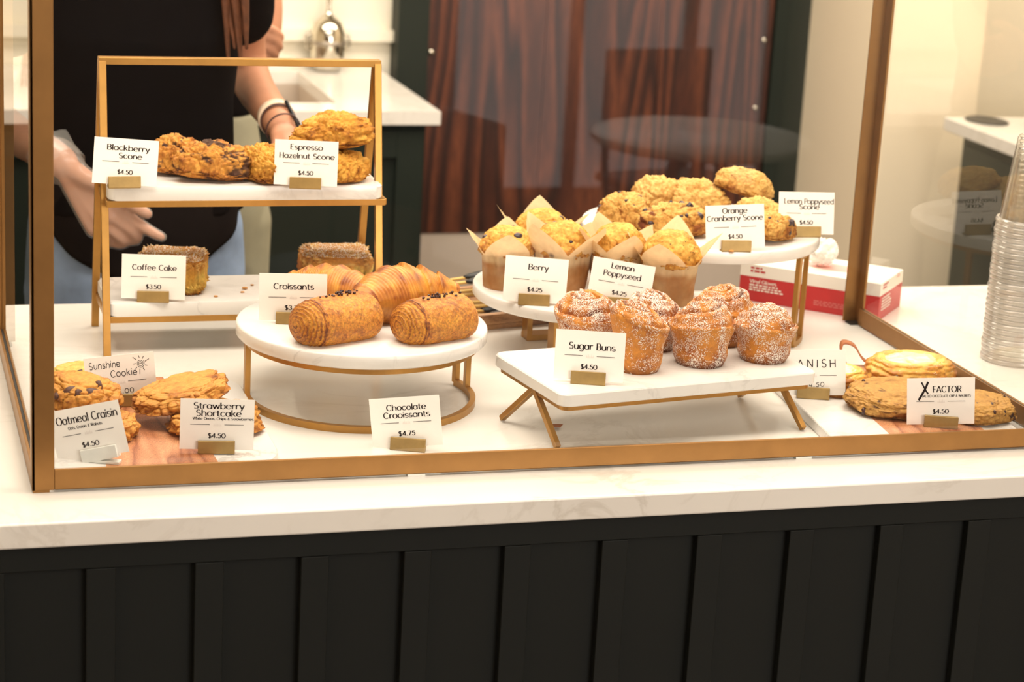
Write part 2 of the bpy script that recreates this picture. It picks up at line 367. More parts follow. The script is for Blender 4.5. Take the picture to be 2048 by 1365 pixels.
# walnut door with a grey kick plate, mounted between the green trims
dr = thing('panel_door', 'dark walnut door with tall wood grain and a grey kick plate between dark green trims', 'door', (1.767, 3.21, FLOOR))
def dbox(name, a, b, mat, par=dr, bev=0.0):
    o = Vector((1.767, 3.21, FLOOR)); return G().box(Vector(a)-o, Vector(b)-o).obj(name, mat, par, bevel=bev)
xs = [1.274, 1.60, 1.93, 2.260]
for i in range(3): dbox('wood_panel', (xs[i]+0.001, 3.185, -0.44), (xs[i+1]-0.001, 3.235, 1.2), 'walnut')
dbox('kick_plate', (1.274, 3.188, FLOOR+0.01), (2.260, 3.235, -0.441), 'kick_grey')
dbox('edge_strip', (1.266, 3.182, FLOOR+0.01), (1.274, 3.235, -0.441), 'stand_gold')
for x, z in ((1.282, 0.055), (2.235, 0.10), (2.225, -0.09)):
    g = G(); g.lathe([(0, 0), (0.008, 0), (0.008, 0.006), (0.006, 0.009), (0, 0.01)], 16, (x-1.767, 3.185-3.21, z-FLOOR), Matrix.Rotation(math.pi/2, 3, 'X'))
    g.obj('stud', 'chrome', dr, True)

# ---------------------------------------------------------------- front counter
CF, CB, CT = -0.0989, 0.853, 0.030
wt = G().box((-1.7, CF, -CT), (2.06, CB, 0.0)).obj('counter_worktop', 'quartz', bevel=0.003)
tag(wt, 'white veined quartz worktop running under the whole display case', 'worktop')
fb = CF+0.02
base = thing('service_counter', 'dark green front counter clad with flat vertical battens', 'counter', (0.2, 0.4, FLOOR))
def cb(name, a, b, bev=0.0015):
    o = Vector((0.2, 0.4, FLOOR)); return G().box(Vector(a)-o, Vector(b)-o).obj(name, 'panel_green', base, bevel=bev)
cb('carcass', (-1.64, fb+0.012, FLOOR+0.08), (2.0, CB-0.03, -CT), 0)
cb('top_rail', (-1.64, fb, -0.0655), (2.0, fb+0.012, -CT))
cb('bottom_rail', (-1.64, fb, FLOOR+0.08), (2.0, fb+0.012, FLOOR+0.17))
cb('plinth', (-1.60, fb+0.06, FLOOR), (1.96, CB-0.08, FLOOR+0.08), 0)
for k in range(-13, 16):
    x = 0.0534+0.12366*k
    if x < 1.95: cb('batten', (x, fb, FLOOR+0.17), (x+0.0335, fb+0.012, -0.0655))

# ---------------------------------------------------------------- display case
W, D, T, H, ZF = 1.3377, 0.6390, 0.0254, 0.64, 0.0028
case = thing('display_case', 'tall brass framed glass display case standing over all the pastries', 'display case', (W/2, D/2, 0))
CO = Vector((W/2, D/2, 0))
def cg(name, boxes, mat, bev=0.0009, par=case):
    g = G()
    for a, b in boxes: g.box(Vector(a)-CO, Vector(b)-CO)
    return g.obj(name, mat, par, bevel=bev)
th = 0.004
for nx, ny in ((0, 0), (1, 0), (0, 1), (1, 1)):
    x0, x1 = (0, T) if nx == 0 else (W-T, W); xa, xb = (0, th) if nx == 0 else (W-th, W)
    y0, y1 = (0, T) if ny == 0 else (D-T, D); ya, yb = (0, th) if ny == 0 else (D-th, D)
    cg('corner_post', [((x0, ya, ZF), (x1, yb, H)), ((xa, y0, ZF), (xb, y1, H))], 'satin_gold')
cg('front_rail', [((T, 0, ZF), (W-T, th, ZF+T)), ((T, 0, ZF), (W-T, 0.010, ZF+0.002))], 'satin_gold')
cg('side_rail', [((0, T, ZF), (th, D-T, ZF+T))], 'satin_gold'); cg('side_rail', [((W-th, T, ZF), (W, D-T, ZF+T))], 'satin_gold')
for nm, a, b in (('top_rail', (T, 0, H-T), (W-T, th, H)), ('top_rail', (T, D-th, H-T), (W-T, D, H)), ('top_rail', (0, T, H-T), (th, D-T, H)), ('top_rail', (W-th, T, H-T), (W, D-T, H))):
    cg(nm, [(a, b)], 'satin_gold')
cg('gasket', [((th, T, ZF), (th+0.003, D-T, ZF+T-0.0005))], 'black_gasket', 0); cg('gasket', [((W-th-0.003, T, ZF), (W-th, D-T, ZF+T-0.0005))], 'black_gasket', 0)
cg('inner_lip', [((th+0.003, T, ZF), (th+0.0055, D-T, ZF+T))], 'satin_gold', 0); cg('inner_lip', [((W-th-0.0055, T, ZF), (W-th-0.003, D-T, ZF+T))], 'satin_gold', 0)
def pane(vs):
    g = G(); g.add([Vector(v)-CO for v in vs], [(0, 1, 2, 3)]); g.obj('glass_pane', 'pane_glass', case)
pane([(th, 0.0048, ZF+0.004), (W-th, 0.0048, ZF+0.004), (W-th, 0.0048, H-0.002), (th, 0.0048, H-0.002)])
for x in (th+0.0015, W-th-0.0015): pane([(x, 0.006, ZF+T-0.003), (x, D-0.006, ZF+T-0.003), (x, D-0.006, H-0.002), (x, 0.006, H-0.002)])
for x in (0.445, 0.955): cg('foot', [((x, 0.001, 0), (x+0.022, 0.020, ZF))], 'tape', 0)
cg('foot', [((0.001, 0.001, 0), (0.02, 0.02, ZF))], 'satin_gold', 0); cg('foot', [((W-0.02, 0.001, 0), (W-0.001, 0.02, ZF))], 'black_gasket', 0)
cg('foot', [((0.001, D-0.02, 0), (0.02, D-0.001, ZF))], 'black_gasket', 0); cg('foot', [((W-0.02, D-0.02, 0), (W-0.001, D-0.001, ZF))], 'black_gasket', 0)

# ---------------------------------------------------------------- stands
def round_stand(name, label, c, r, ztop, rr, legs, arc, marble='marble', th_m=0.019):
    """marble disc on an upper ring, legs down to an open base ring"""
    t = thing(name, label, 'cake stand', (c[0], c[1], 0), 0, 'marble and gold risers')
    zb = ztop-th_m; g = G(); e = 0.003
    g.lathe([(0, zb), (r-e, zb), (r, zb+e), (r, ztop-e), (r-0.001, ztop-0.001), (r-e, ztop), (0, ztop)], 96)
    g.obj('marble_top', marble, t, True).modifiers.new('n', 'EDGE_SPLIT').split_angle = 0.9
    bw, bh = 0.0075, 0.009
    def ring(z, a0, a1, nm):
        g = G(); pr = [(rr-bw, z), (rr, z), (rr, z+bh), (rr-bw, z+bh), (rr-bw, z)]; g.lathe(pr, 72, (0, 0, 0), None, a0, a1)
        if a1 is not None:
            for a in (a0, a1):
                d = Vector((math.cos(a), math.sin(a), 0)); g.add([d*(rr-bw)+Vector((0, 0, z)), d*rr+Vector((0, 0, z)), d*rr+Vector((0, 0, z+bh)), d*(rr-bw)+Vector((0, 0, z+bh))], [(0, 1, 2, 3)])
        g.obj(nm, 'stand_gold', t)
    ring(zb-bh, math.radians(arc[0]), math.radians(arc[1]), 'upper_ring'); ring(0, math.radians(arc[0]), math.radians(arc[1]), 'base_ring')
    for a in legs:
        a = math.radians(a); d = Vector((math.cos(a), math.sin(a), 0))
        g = G().bar(d*(rr-bw/2)+Vector((0, 0, bh*0.5)), d*(rr-bw/2)+Vector((0, 0, zb-bh*0.5)), bw, 0.0095, d.cross(Vector((0, 0, 1))))
        g.obj('leg', 'stand_gold', t, bevel=0.0006)
    return t
round_stand('croissant_stand', 'low round marble stand with gold ring base carrying the croissants', (0.4570, 0.3235), 0.1675, 0.107, 0.156, (165, 178, 4, 17), (165, 377), 'marble_grey')
round_stand('scone_stand', 'tall round marble stand at back right carrying the pale scones', (1.052, 0.624), 0.183, 0.165, 0.170, (-46, -31, 135, 150), (-46, 150))
t = thing('muffin_stand', 'round marble stand on short strap feet under the muffins in paper cups', 'cake stand', (0.835, 0.525, 0), 0, 'marble and gold risers')
g = G(); zt, zb, r = 0.098, 0.080, 0.163
g.lathe([(0, zb), (r-.003, zb), (r, zb+.003), (r, zt-.003), (r-.001, zt-.001), (r-.003, zt), (0, zt)], 96); g.obj('marble_top', 'marble', t, True).modifiers.new('n', 'EDGE_SPLIT').split_angle = 0.9
for yy in (0.066, -0.060):
    g = G(); x0, x1 = -0.066, 0.075
    g.bar((x0, yy, 0.0045), (x1, yy+0.012, 0.0045), 0.028, 0.009); g.bar((x0+0.004, yy, 0), (x0+0.004, yy, zb), 0.028, 0.008, (1, 0, 0)); g.bar((x1-0.004, yy+0.012, 0), (x1-0.004, yy+0.012, zb), 0.028, 0.008, (1, 0, 0))
    g.obj('strap_foot', 'stand_gold', t, bevel=0.0008)

# rectangular slab on folding legs (sugar buns)
t = thing('bun_stand', 'rectangular white marble slab on splayed gold legs carrying the sugar buns', 'cake stand', (0.8245, 0.1830, 0), math.radians(9.4), 'marble and gold risers')
sw, sd, zt = 0.383, 0.203, 0.080
prism(G(), rrect(sw, sd, 0.014), zt-0.0165, zt, 0.0016).obj('marble_top', 'marble', t, True).modifiers.new('n', 'EDGE_SPLIT').split_angle = 0.5
g = G(); o = rrect(sw-0.012, sd-0.012, 0.012); n = len(o); zb = zt-0.0165
i_ = rrect(sw-0.022, sd-0.022, 0.008)
vs = [(x, y, zb-0.007) for x, y in o]+[(x, y, zb) for x, y in o]+[(x, y, zb) for x, y in i_]+[(x, y, zb-0.007) for x, y in i_]
g.add(vs, [((j*n+k), (j*n+(k+1) % n), ((j+1) % 4*n+(k+1) % n), ((j+1) % 4*n+k)) for j in range(4) for k in range(n)]); g.obj('support_band', 'stand_gold', t)
for ap, feet in (((-0.184, -0.012), ((-0.197, 0.052), (-0.181, -0.079))), ((0.172, -0.024), ((0.171, 0.055), (0.174, -0.102)))):
    for fx, fy in feet:
        A = Vector((ap[0], ap[1]+(0.004 if fy > 0 else -0.004), zb-0.004)); ft = Vector((fx, fy, 0.0035)); d = (ft-A).normalized()
        G().bar(A-d*0.003, ft, 0.0075, 0.0075, (1, 0, 0)).obj('leg', 'stand_gold', t, bevel=0.0006)

# two tier stand
t = thing('tier_stand', 'two tier gold wire stand with white marble shelves at back left', 'cake stand', (0.342, 0.640, 0))
TX = 0.196; w = 0.0098
def P3(x, y, z): return Vector((x, y, z))
for sx in (-1, 1):
    for sy in (-1, 1):
        G().bar(P3(sx*TX, sy*0.0815, 0), P3(sx*TX*(1.0), sy*0.0045, 0.405), 0.0105, w, (0, 1, 0)).obj('leg', 'stand_gold', t, bevel=0.0007)
G().bar(P3(-TX-0.005, 0, 0.4055), P3(TX+0.005, 0, 0.4055), 0.016, w).obj('top_bar', 'stand_gold', t, bevel=0.0007)
def shelf(z, d0, d1):
    zb = z-0.0205
    g = G(); x0, x1 = -TX+0.004, TX+0.002
    for y in (d0, d1): g.bar(P3(x0-0.004, y, zb-0.0045), P3(x1+0.002, y, zb-0.0045), 0.009, 0.009)
    for x in (x0, x1): g.bar(P3(x, d0, zb-0.0045), P3(x, d1, zb-0.0045), 0.009, 0.009)
    g.obj('shelf_frame', 'stand_gold', t, bevel=0.0006)
    yc = (d0+d1)/2; g = G(); prism(g, [(x+0.001, y+yc) for x, y in rrect(2*TX-0.002, d1-d0+0.01, 0.012)], zb, z, 0.002)
    g.obj('marble_shelf', 'marble', t, True).modifiers.new('n', 'EDGE_SPLIT').split_angle = 0.5
shelf(0.0745, -0.068, 0.072); shelf(0.2405, -0.066, 0.060)

# serving boards
t = thing('serving_board', 'white marble board with a wide acacia band under the cookies at left', 'board', (0.157, 0.2235, 0), 0, 'marble and wood boards')
g = G(); prism(g, rrect(0.290, 0.372, 0.055), 0, 0.012, 0.0015); g.obj('marble_slab', 'marble', t, True).modifiers.new('n', 'EDGE_SPLIT').split_angle = 0.5
g = G(); g.add([(-0.068, -0.1855, 0.0123), (0.066, -0.1855, 0.0123), (0.047, 0.1855, 0.0123), (-0.045, 0.1855, 0.0123), (-0.068, -0.1862, 0.001), (0.066, -0.1862, 0.001), (0.047, 0.1862, 0.001), (-0.045, 0.1862, 0.001)], [(0, 1, 2, 3), (4, 5, 1, 0), (3, 2, 6, 7), (5, 6, 2, 1), (7, 4, 0, 3)]); g.obj('wood_band', 'acacia', t)
a = math.radians(-6); t = thing('serving_board', 'white marble board with acacia band and leather loop under the danish at right', 'board', (1.1720, 0.1920, 0), a, 'marble and wood boards')
g = G(); prism(g, rrect(0.270, 0.328, 0.006), 0, 0.015, 0.0012); g.obj('marble_slab', 'marble', t, True).modifiers.new('n', 'EDGE_SPLIT').split_angle = 0.5
g = G().box((-0.052, -0.1645, 0.002), (0.086, 0.1645, 0.0153)); g.obj('wood_band', 'acacia', t)
g = G(); pts = [(-0.004, 0.156, 0.016), (-0.010, 0.172, 0.034), (-0.006, 0.176, 0.047), (0.010, 0.170, 0.044), (0.020, 0.158, 0.028), (0.034, 0.150, 0.020), (0.050, 0.156, 0.026), (0.064, 0.158, 0.024), (0.078, 0.150, 0.017)]
pv = [Vector(p) for p in pts]; sm = []
for i in range(len(pv)-1):
    p0, p1, p2, p3 = pv[max(i-1, 0)], pv[i], pv[i+1], pv[min(i+2, len(pv)-1)]
    sm += [0.5*((2*p1)+(p2-p0)*t_+(2*p0-5*p1+4*p2-p3)*t_*t_+(3*p1-p0-3*p2+p3)*t_**3) for t_ in (0, .2, .4, .6, .8)]
sm.append(pv[-1]); wd_ = Vector((.10, .75, .12)).normalized()*.0065; nn = len(sm)
g.add([p-wd_ for p in sm]+[p+wd_ for p in sm], [(i, i+1, nn+i+1, nn+i) for i in range(nn-1)])
lo = g.obj('leather_loop', 'leather', t, True); so = lo.modifiers.new('s', 'SOLIDIFY'); so.thickness = 0.002
# ---------------------------------------------------------------- lettering: a flared display face drawn stroke by stroke
def A_(cx, cy, rx, ry, a0, a1, n=None):
    n = n or max(4, int(abs(a1-a0)/16))
    return [(cx+rx*math.cos(math.radians(a0+(a1-a0)*i/n)), cy+ry*math.sin(math.radians(a0+(a1-a0)*i/n))) for i in range(n+1)]
X_ = 0.68
GL = {
 'a': (0.76, [A_(.36, .34, .32, .34, 0, 360), [(.68, .68), (.68, .0)]]),
 'b': (0.76, [A_(.40, .34, .32, .34, 0, 360), [(.08, 1.02), (.08, .0)]]),
 'c': (0.66, [A_(.36, .34, .32, .34, 45, 318)]),
 'd': (0.76, [A_(.36, .34, .32, .34, 0, 360), [(.68, 1.02), (.68, .0)]]),
 'e': (0.74, [A_(.37, .34, .33, .34, 2, 322), [(.05, .36), (.70, .36)]]),
 'f': (0.42, [[(.17, 0), (.17, .78)] + A_(.37, .78, .20, .24, 180, 70), [(.0, .66), (.40, .66)]]),
 'g': (0.76, [A_(.36, .34, .32, .34, 0, 360), [(.68, .68), (.68, -.08)] + A_(.37, -.08, .31, .22, 0, -155)]),
 'h': (0.74, [[(.08, 1.02), (.08, 0)], A_(.37, .38, .29, .30, 180, 0) + [(.66, 0)]]),
 'i': (0.18, [[(.09, .68), (.09, 0)], [(.09, .84), (.09, .97)]]),
 'k': (0.66, [[(.08, 1.02), (.08, 0)], [(.56, .68), (.10, .30)], [(.22, .40), (.62, .0)]]),
 'l': (0.18, [[(.09, 1.02), (.09, 0)]]),
 'm': (1.06, [[(.08, .68), (.08, 0)], A_(.31, .40, .23, .28, 180, 0) + [(.54, 0)], A_(.77, .40, .23, .28, 180, 0) + [(1.0, 0)]]),
 'n': (0.74, [[(.08, .68), (.08, 0)], A_(.37, .38, .29, .30, 180, 0) + [(.66, 0)]]),
 'o': (0.76, [A_(.38, .34, .34, .34, 0, 360)]),
 'p': (0.76, [A_(.40, .34, .32, .34, 0, 360), [(.08, .68), (.08, -.32)]]),
 'r': (0.48, [[(.08, .68), (.08, 0)], A_(.34, .38, .26, .30, 180, 48)]),
 's': (0.58, [A_(.29, .505, .23, .175, 35, 270) + A_(.29, .165, .25, .165, 88, -145)]),
 't': (0.46, [[(.18, .92), (.18, .16)] + A_(.36, .16, .18, .16, 180, 310), [(.0, .66), (.42, .66)]]),
 'u': (0.74, [[(.08, .68), (.08, .30)] + A_(.37, .30, .29, .30, 180, 360), [(.66, .68), (.66, 0)]]),
 'w': (1.0, [[(.02, .68), (.25, 0)], [(.25, 0), (.5, .66)], [(.5, .66), (.75, 0)], [(.75, 0), (.98, .68)]]),
 'y': (0.66, [[(.02, .68), (.33, .02)], [(.64, .68), (.28, -.18)] + A_(.12, -.14, .17, .16, -15, -110)]),
 'z': (0.60, [[(.05, .66), (.54, .66)], [(.54, .66), (.05, .02)], [(.05, .02), (.56, .02)]]),
 'A': (0.86, [[(.02, 0), (.43, 1.0)], [(.43, 1.0), (.84, 0)], [(.18, .33), (.69, .33)]]),
 'B': (0.74, [[(.10, 0), (.10, 1)], [(.0, 1), (.40, 1)] + A_(.40, .76, .24, .24, 90, -90) + [(.1, .52)], [(.40, .52)] + A_(.42, .26, .28, .26, 90, -90) + [(.0, 0)]]),
 'C': (0.86, [A_(.46, .5, .42, .5, 42, 318)]),
 'D': (0.86, [[(.10, 0), (.10, 1)], [(.0, 1), (.38, 1)] + A_(.38, .5, .44, .5, 90, -90) + [(.0, 0)]]),
 'E': (0.66, [[(.10, 0), (.10, 1)], [(.0, 1), (.60, 1)], [(.1, .52), (.50, .52)], [(.0, 0), (.64, 0)]]),
 'F': (0.62, [[(.10, 0), (.10, 1)], [(.0, 1), (.60, 1)], [(.1, .50), (.50, .50)]]),
 'H': (0.86, [[(.10, 0), (.10, 1)], [(.76, 0), (.76, 1)], [(.10, .5), (.76, .5)]]),
 'I': (0.22, [[(.11, 0), (.11, 1)]]),
 'L': (0.64, [[(.10, 0), (.10, 1)], [(.0, 0), (.62, 0)]]),
 'N': (0.86, [[(.10, 0), (.10, 1)], [(.10, 1), (.76, 0)], [(.76, 0), (.76, 1)]]),
 'O': (1.0, [A_(.5, .5, .46, .5, 0, 360)]),
 'P': (0.70, [[(.10, 0), (.10, 1)], [(.0, 1), (.40, 1)] + A_(.40, .74, .27, .26, 90, -90) + [(.1, .48)]]),
 'R': (0.76, [[(.10, 0), (.10, 1)], [(.0, 1), (.40, 1)] + A_(.40, .75, .26, .25, 90, -90) + [(.1, .50)], [(.38, .50), (.74, 0)]]),
 'S': (0.70, [A_(.35, .74, .27, .26, 38, 270) + A_(.35, .24, .30, .24, 88, -145)]),
 'T': (0.76, [[(.38, 0), (.38, 1)], [(.0, 1), (.76, 1)]]),
 'U': (0.84, [[(.10, 1), (.10, .34)] + A_(.42, .34, .32, .34, 180, 360) + [(.74, 1)]]),
 'W': (1.2, [[(.02, 1), (.32, 0)], [(.32, 0), (.6, 1)], [(.6, 1), (.88, 0)], [(.88, 0), (1.18, 1)]]),
 '0': (0.80, [A_(.40, .42, .36, .42, 0, 360)]),
 '2': (0.68, [A_(.34, .58, .28, .27, 160, -20) + [(.06, .02)], [(.06, .02), (.66, .02)]]),
 '3': (0.66, [A_(.31, .63, .24, .21, 150, -90), A_(.31, .21, .29, .22, 90, -150)]),
 '4': (0.74, [[(.52, .0), (.52, .86)], [(.52, .86), (.04, .24)], [(.04, .24), (.70, .24)]]),
 '5': (0.66, [[(.58, .83), (.16, .83)], [(.16, .83), (.12, .48)], A_(.32, .28, .29, .28, 125, -150)]),
 '7': (0.64, [[(.04, .83), (.60, .83)], [(.60, .83), (.24, 0)]]),
 '$': (0.68, [A_(.34, .62, .26, .22, 38, 270) + A_(.34, .20, .29, .20, 88, -145), [(.34, -.10), (.34, .94)]]),
 '.': (0.22, [[(.11, .0), (.11, .14)]]), ',': (0.22, [[(.13, .10), (.06, -.14)]]),
 '&': (0.86, [[(.82, .0), (.20, .72)] + A_(.36, .80, .18, .18, 200, -10) + [(.12, .34)] + A_(.34, .22, .26, .22, 160, 370)]),
 ' ': (0.40, []),
}
SERIF = set('BDEFHILNPRTUkhlbd')
def stroke(g, pts, M, thick, thin, z):
    n = len(pts)
    if n < 2: return
    closed = n > 3 and abs(pts[0][0]-pts[-1][0])+abs(pts[0][1]-pts[-1][1]) < 1e-6
    L_, R_ = [], []
    for i, (x, y) in enumerate(pts):
        if closed: a, b = pts[(i-1) % (n-1)], pts[(i+1) % (n-1)]
        else: a, b = pts[max(i-1, 0)], pts[min(i+1, n-1)]
        dx, dy = b[0]-a[0], b[1]-a[1]; q = math.hypot(dx, dy) or 1; dx /= q; dy /= q
        w = (thin+(thick-thin)*abs(dy)**1.3)/2
        L_.append((x-dy*w, y+dx*w)); R_.append((x+dy*w, y-dx*w))
    vs = [M @ Vector((p[0], p[1], z)) for p in L_+R_]
    g.add(vs, [(i, i+1, n+i+1, n+i) for i in range(n-1)])
def text_width(s, track=0.10): return sum(GL[c][0]+track for c in s)-track
def write(name, s, M, cx, cy, width, cap, parent, mat='ink', thick=0.20, thin=0.075, track=0.10, jitter=0.0, serif=True, z=0.0):
    """one line of lettering centred on (cx, cy) of a face whose frame is M"""
    g = G(); tw = text_width(s, track); sx = width/tw; x = cx-width/2; rs = random.Random(sum(map(ord, s)))
    for c in s:
        adv, st = GL[c]; dy = (rs.random()-.5)*jitter; rot = (rs.random()-.5)*jitter*1.5
        for p in st:
            S = M @ Matrix.Translation((x, cy+cap*(dy-0.5), 0)) @ Matrix.Rotation(rot, 4, 'Z') @ Matrix.Diagonal((sx, cap, 1, 1))
            stroke(g, p, S, thick, thin, z)
            if serif and c in SERIF and len(p) == 2 and p[0][0] == p[1][0]:
                for e in p: stroke(g, [(e[0]-.10, e[1]), (e[0]+.10, e[1])], S, thin, thin, z)
        x += (adv+track)*sx
    return g.obj(name, mat, parent)

# ---------------------------------------------------------------- price cards in brass holders
CW, CH = 0.0889, 0.0635
def card(pos, yaw, tilt, roll, lines, price, label, sub=None, hand=None, holder='brass', hoff=0.0):
    t = thing('price_card', label, 'price card', pos, math.radians(yaw), 'price cards in the display case')
    M = Matrix.Rotation(-math.radians(tilt), 4, 'X') @ Matrix.Rotation(math.radians(90), 4, 'X') @ Matrix.Rotation(math.radians(roll), 4, 'Z')
    M = Matrix.Translation((0, 0, 0.004)) @ M            # card frame: x right, y up the card, z towards the viewer
    G().box((-CW/2, 0, -0.0004), (CW/2, CH, 0.0), M).obj('card', 'card_white', t)
    F = M @ Matrix.Translation((0, 0, 0.00025)); Y = lambda f: CH*(1-f)
    for s, cx, fy, wf, capf in lines: write('printed_title', s, F, CW*cx, Y(fy), CW*wf, CH*capf, t)
    if sub: write('printed_subtitle', sub[0], F, CW*sub[1], Y(sub[2]), CW*sub[3], CH*sub[4], t, 'ink', 0.22, 0.11)
    if hand: hand(F, Y, t)
    ly = 0.56 if hand else 0.505
    for a, b in ((-0.36, -0.10), (0.10, 0.36)): G().box((CW*a, Y(ly)-0.0003, 0), (CW*b, Y(ly)+0.0003, 0.0001), F).obj('printed_rule', 'ink', t)
    g = G()
    for k in range(5): g.add([F @ Vector(p) for p in ((-0.0045+k*0.002, Y(ly)-0.002, 0), (-0.0025+k*0.002, Y(ly)-0.002, 0), (-0.0035+k*0.002, Y(ly)+(0.003 if k % 2 else 0.0015), 0))], [(0, 1, 2)])
    g.obj('logo_mark', 'pale_mark', t)
    if price:
        if hand: write('written_price', price, F, CW*0.02, Y(0.75), CW*0.30, CH*0.11, t, 'ink', 0.12, 0.12, 0.25, 0.1, False)
        else: write('printed_price', price, F, CW*0.0, Y(0.715), CW*0.235, CH*0.105, t, 'ink', 0.21, 0.09)
    hw, hh = 0.0445, 0.0145
    R = Matrix.Rotation(math.radians(roll), 4, 'Y').inverted() if abs(roll) > 15 else Matrix.Identity(4)
    Tm = Matrix.Rotation(-math.radians(tilt*0.8), 4, 'X')
    g = G(); g.box((-hw/2+hoff, -0.0065, 0.0004), (hw/2+hoff, -0.0012, hh+0.0014), Tm @ R); g.box((-hw/2+hoff, 0.0014, 0.0004), (hw/2+hoff, 0.0065, hh*0.8), Tm @ R); g.box((-hw/2+hoff, -0.006, 0.0), (hw/2+hoff, 0.006, 0.0035))
    g.obj('holder', holder, t, bevel=0.0005)
    return t
P450 = '$4.50'
card((0.169, 0.5634, 0.2405), 2.5, 8.1, -4.6, [('Blackberry', 0.03, 0.20, 0.66, 0.115), ('Scone', 0.07, 0.37, 0.36, 0.115)], P450, 'white price card reading Blackberry Scone')
card((0.4207, 0.5519, 0.2405), -11.8, 6.0, -0.4, [('Espresso', 0.0, 0.15, 0.51, 0.115), ('Hazelnut Scone', 0.01, 0.345, 0.87, 0.115)], P450, 'white price card reading Espresso Hazelnut Scone')
card((0.2114, 0.5716, 0.0745), -9.2, 2.4, -0.7, [('Coffee Cake', 0.01, 0.29, 0.69, 0.12)], '$3.50', 'white price card reading Coffee Cake')
card((0.3621, 0.3210, 0.1070), -11.2, 1.5, 0.6, [('Croissants', 0.01, 0.27, 0.59, 0.12)], '$3.75', 'white price card reading Croissants half behind a croissant')
def sunshine(F, Y, t):
    write('written_title', 'Sunshine', F, -CW*0.21, Y(0.17), CW*0.44, CH*0.14, t, 'ink', 0.11, 0.11, 0.14, 0.12, False)
    write('written_title', 'Cookie', F, CW*0.05, Y(0.375), CW*0.38, CH*0.14, t, 'ink', 0.11, 0.11, 0.14, 0.12, False)
    g = G(); S = F @ Matrix.Translation((CW*0.30, Y(0.22), 0)) @ Matrix.Diagonal((0.0052, 0.0062, 1, 1))
    sp = [((0.32+0.048*a)*math.cos(a), (0.32+0.048*a)*math.sin(a)) for a in [i*0.3 for i in range(0, 45)]]
    stroke(g, [(-0.30, 0.0)]+sp, S, 0.11, 0.11, 0)
    for k in range(9):
        a = k*2*math.pi/9+0.3; q = 1.75 if k % 3 else 2.3; stroke(g, [(1.15*math.cos(a), 1.15*math.sin(a)), (q*math.cos(a+.05), q*math.sin(a+.05))], S, 0.13, 0.13, 0)
    g.obj('drawn_sun', 'ink', t)
card((0.1370, 0.2852, 0.0125), -3.0, 2.4, 5.8, [], '$4.00', 'handwritten price card reading Sunshine Cookie with a drawn sun', hand=sunshine, hoff=0.004)
card((0.0775, 0.0698, 0.0125), -24.0, 6.6, 15.5, [('Oatmeal Craisin', 0.025, 0.21, 0.86, 0.15)], P450, 'tilted price card reading Oatmeal Craisin on a taped white holder', sub=('Oats, Craisin & Walnuts', -0.02, 0.37, 0.48, 0.055), holder='tape', hoff=0.010)
card((0.2254, 0.0828, 0.0125), -9.0, 1.3, -0.6, [('Strawberry', 0.02, 0.13, 0.68, 0.12), ('Shortcake', 0.02, 0.275, 0.61, 0.12)], P450, 'white price card reading Strawberry Shortcake', sub=('White Oreos, Chips & Strawberries', 0.08, 0.385, 0.82, 0.05))
card((0.4695, 0.0997, 0.0), -22.1, 7.7, 8.4, [('Chocolate', 0.02, 0.20, 0.56, 0.115), ('Crooissants', 0.02, 0.35, 0.66, 0.115)], '$4.75', 'white price card reading Chocolate Crooissants on the bare counter')
card((0.7268, 0.4225, 0.098), -16.3, 7.4, -1.7, [('Berry', 0.03, 0.22, 0.32, 0.125)], '$4.25', 'white price card reading Berry below the muffins')
card((0.8417, 0.3946, 0.098), -21.2, 5.4, -6.0, [('Lemon', -0.01, 0.13, 0.37, 0.12), ('Poppyseed', 0.0, 0.31, 0.60, 0.12)], '$4.25', 'slanted price card reading Lemon Poppyseed below the muffins')
card((0.7016, 0.0980, 0.080), -19.8, 10.3, 0.0, [('Sugar Buns', 0.03, 0.31, 0.665, 0.13)], P450, 'white price card reading Sugar Buns')
card((1.0390, 0.4498, 0.165), -6.1, 10.6, 3.0, [('Orange', 0.0, 0.13, 0.42, 0.12), ('Cranberry Scone', 0.0, 0.30, 0.95, 0.12)], P450, 'white price card reading Orange Cranberry Scone')
card((1.1879, 0.5353, 0.165), -3.5, 11.5, -0.7, [('Lemon Poppyseed', 0.04, 0.22, 0.89, 0.12), ('Scone', 0.05, 0.35, 0.36, 0.12)], P450, 'white price card reading Lemon Poppyseed Scone')
def danish(F, Y, t): write('written_title', 'DANISH', F, -CW*0.02, Y(0.30), CW*0.74, CH*0.17, t, 'ink', 0.12, 0.12, 0.42, 0.08, False)
card((1.0669, 0.2043, 0.0153), -20.0, 5.5, 4.0, [], P450, 'handwritten price card reading Danish in spaced capitals', hand=danish)
def xmark(F, Y, t):
    g = G(); S = F @ Matrix.Translation((-CW*0.24, Y(0.26), 0)) @ Matrix.Diagonal((0.0105, 0.0125, 1, 1))
    for p, w0 in (([(-0.75, -1.1), (-0.3, -0.45), (0.1, 0.2), (0.42, 0.9)], 0.26), ([(-0.4, 0.85), (-0.1, 0.35), (0.2, -0.15), (0.45, -0.42)], 0.18)):
        stroke(g, p, S, w0, w0, 0)
    g.obj('brushed_letter', 'ink', t)
tx = card((1.1875, 0.0600, 0.0153), -20.0, 2.0, 5.0, [('FACTOR', 0.09, 0.245, 0.42, 0.13)], P450, 'white price card with a brushed X reading Factor', sub=('SALTED CHOCOLATE CHIP & WALNUTS', 0.08, 0.39, 0.72, 0.05))
_F = Matrix.Translation((0, 0, 0.004)) @ Matrix.Rotation(-math.radians(2), 4, 'X') @ Matrix.Rotation(math.radians(90), 4, 'X') @ Matrix.Rotation(math.radians(5), 4, 'Z') @ Matrix.Translation((0, 0, 0.00025))
xmark(_F, lambda f: CH*(1-f), tx)
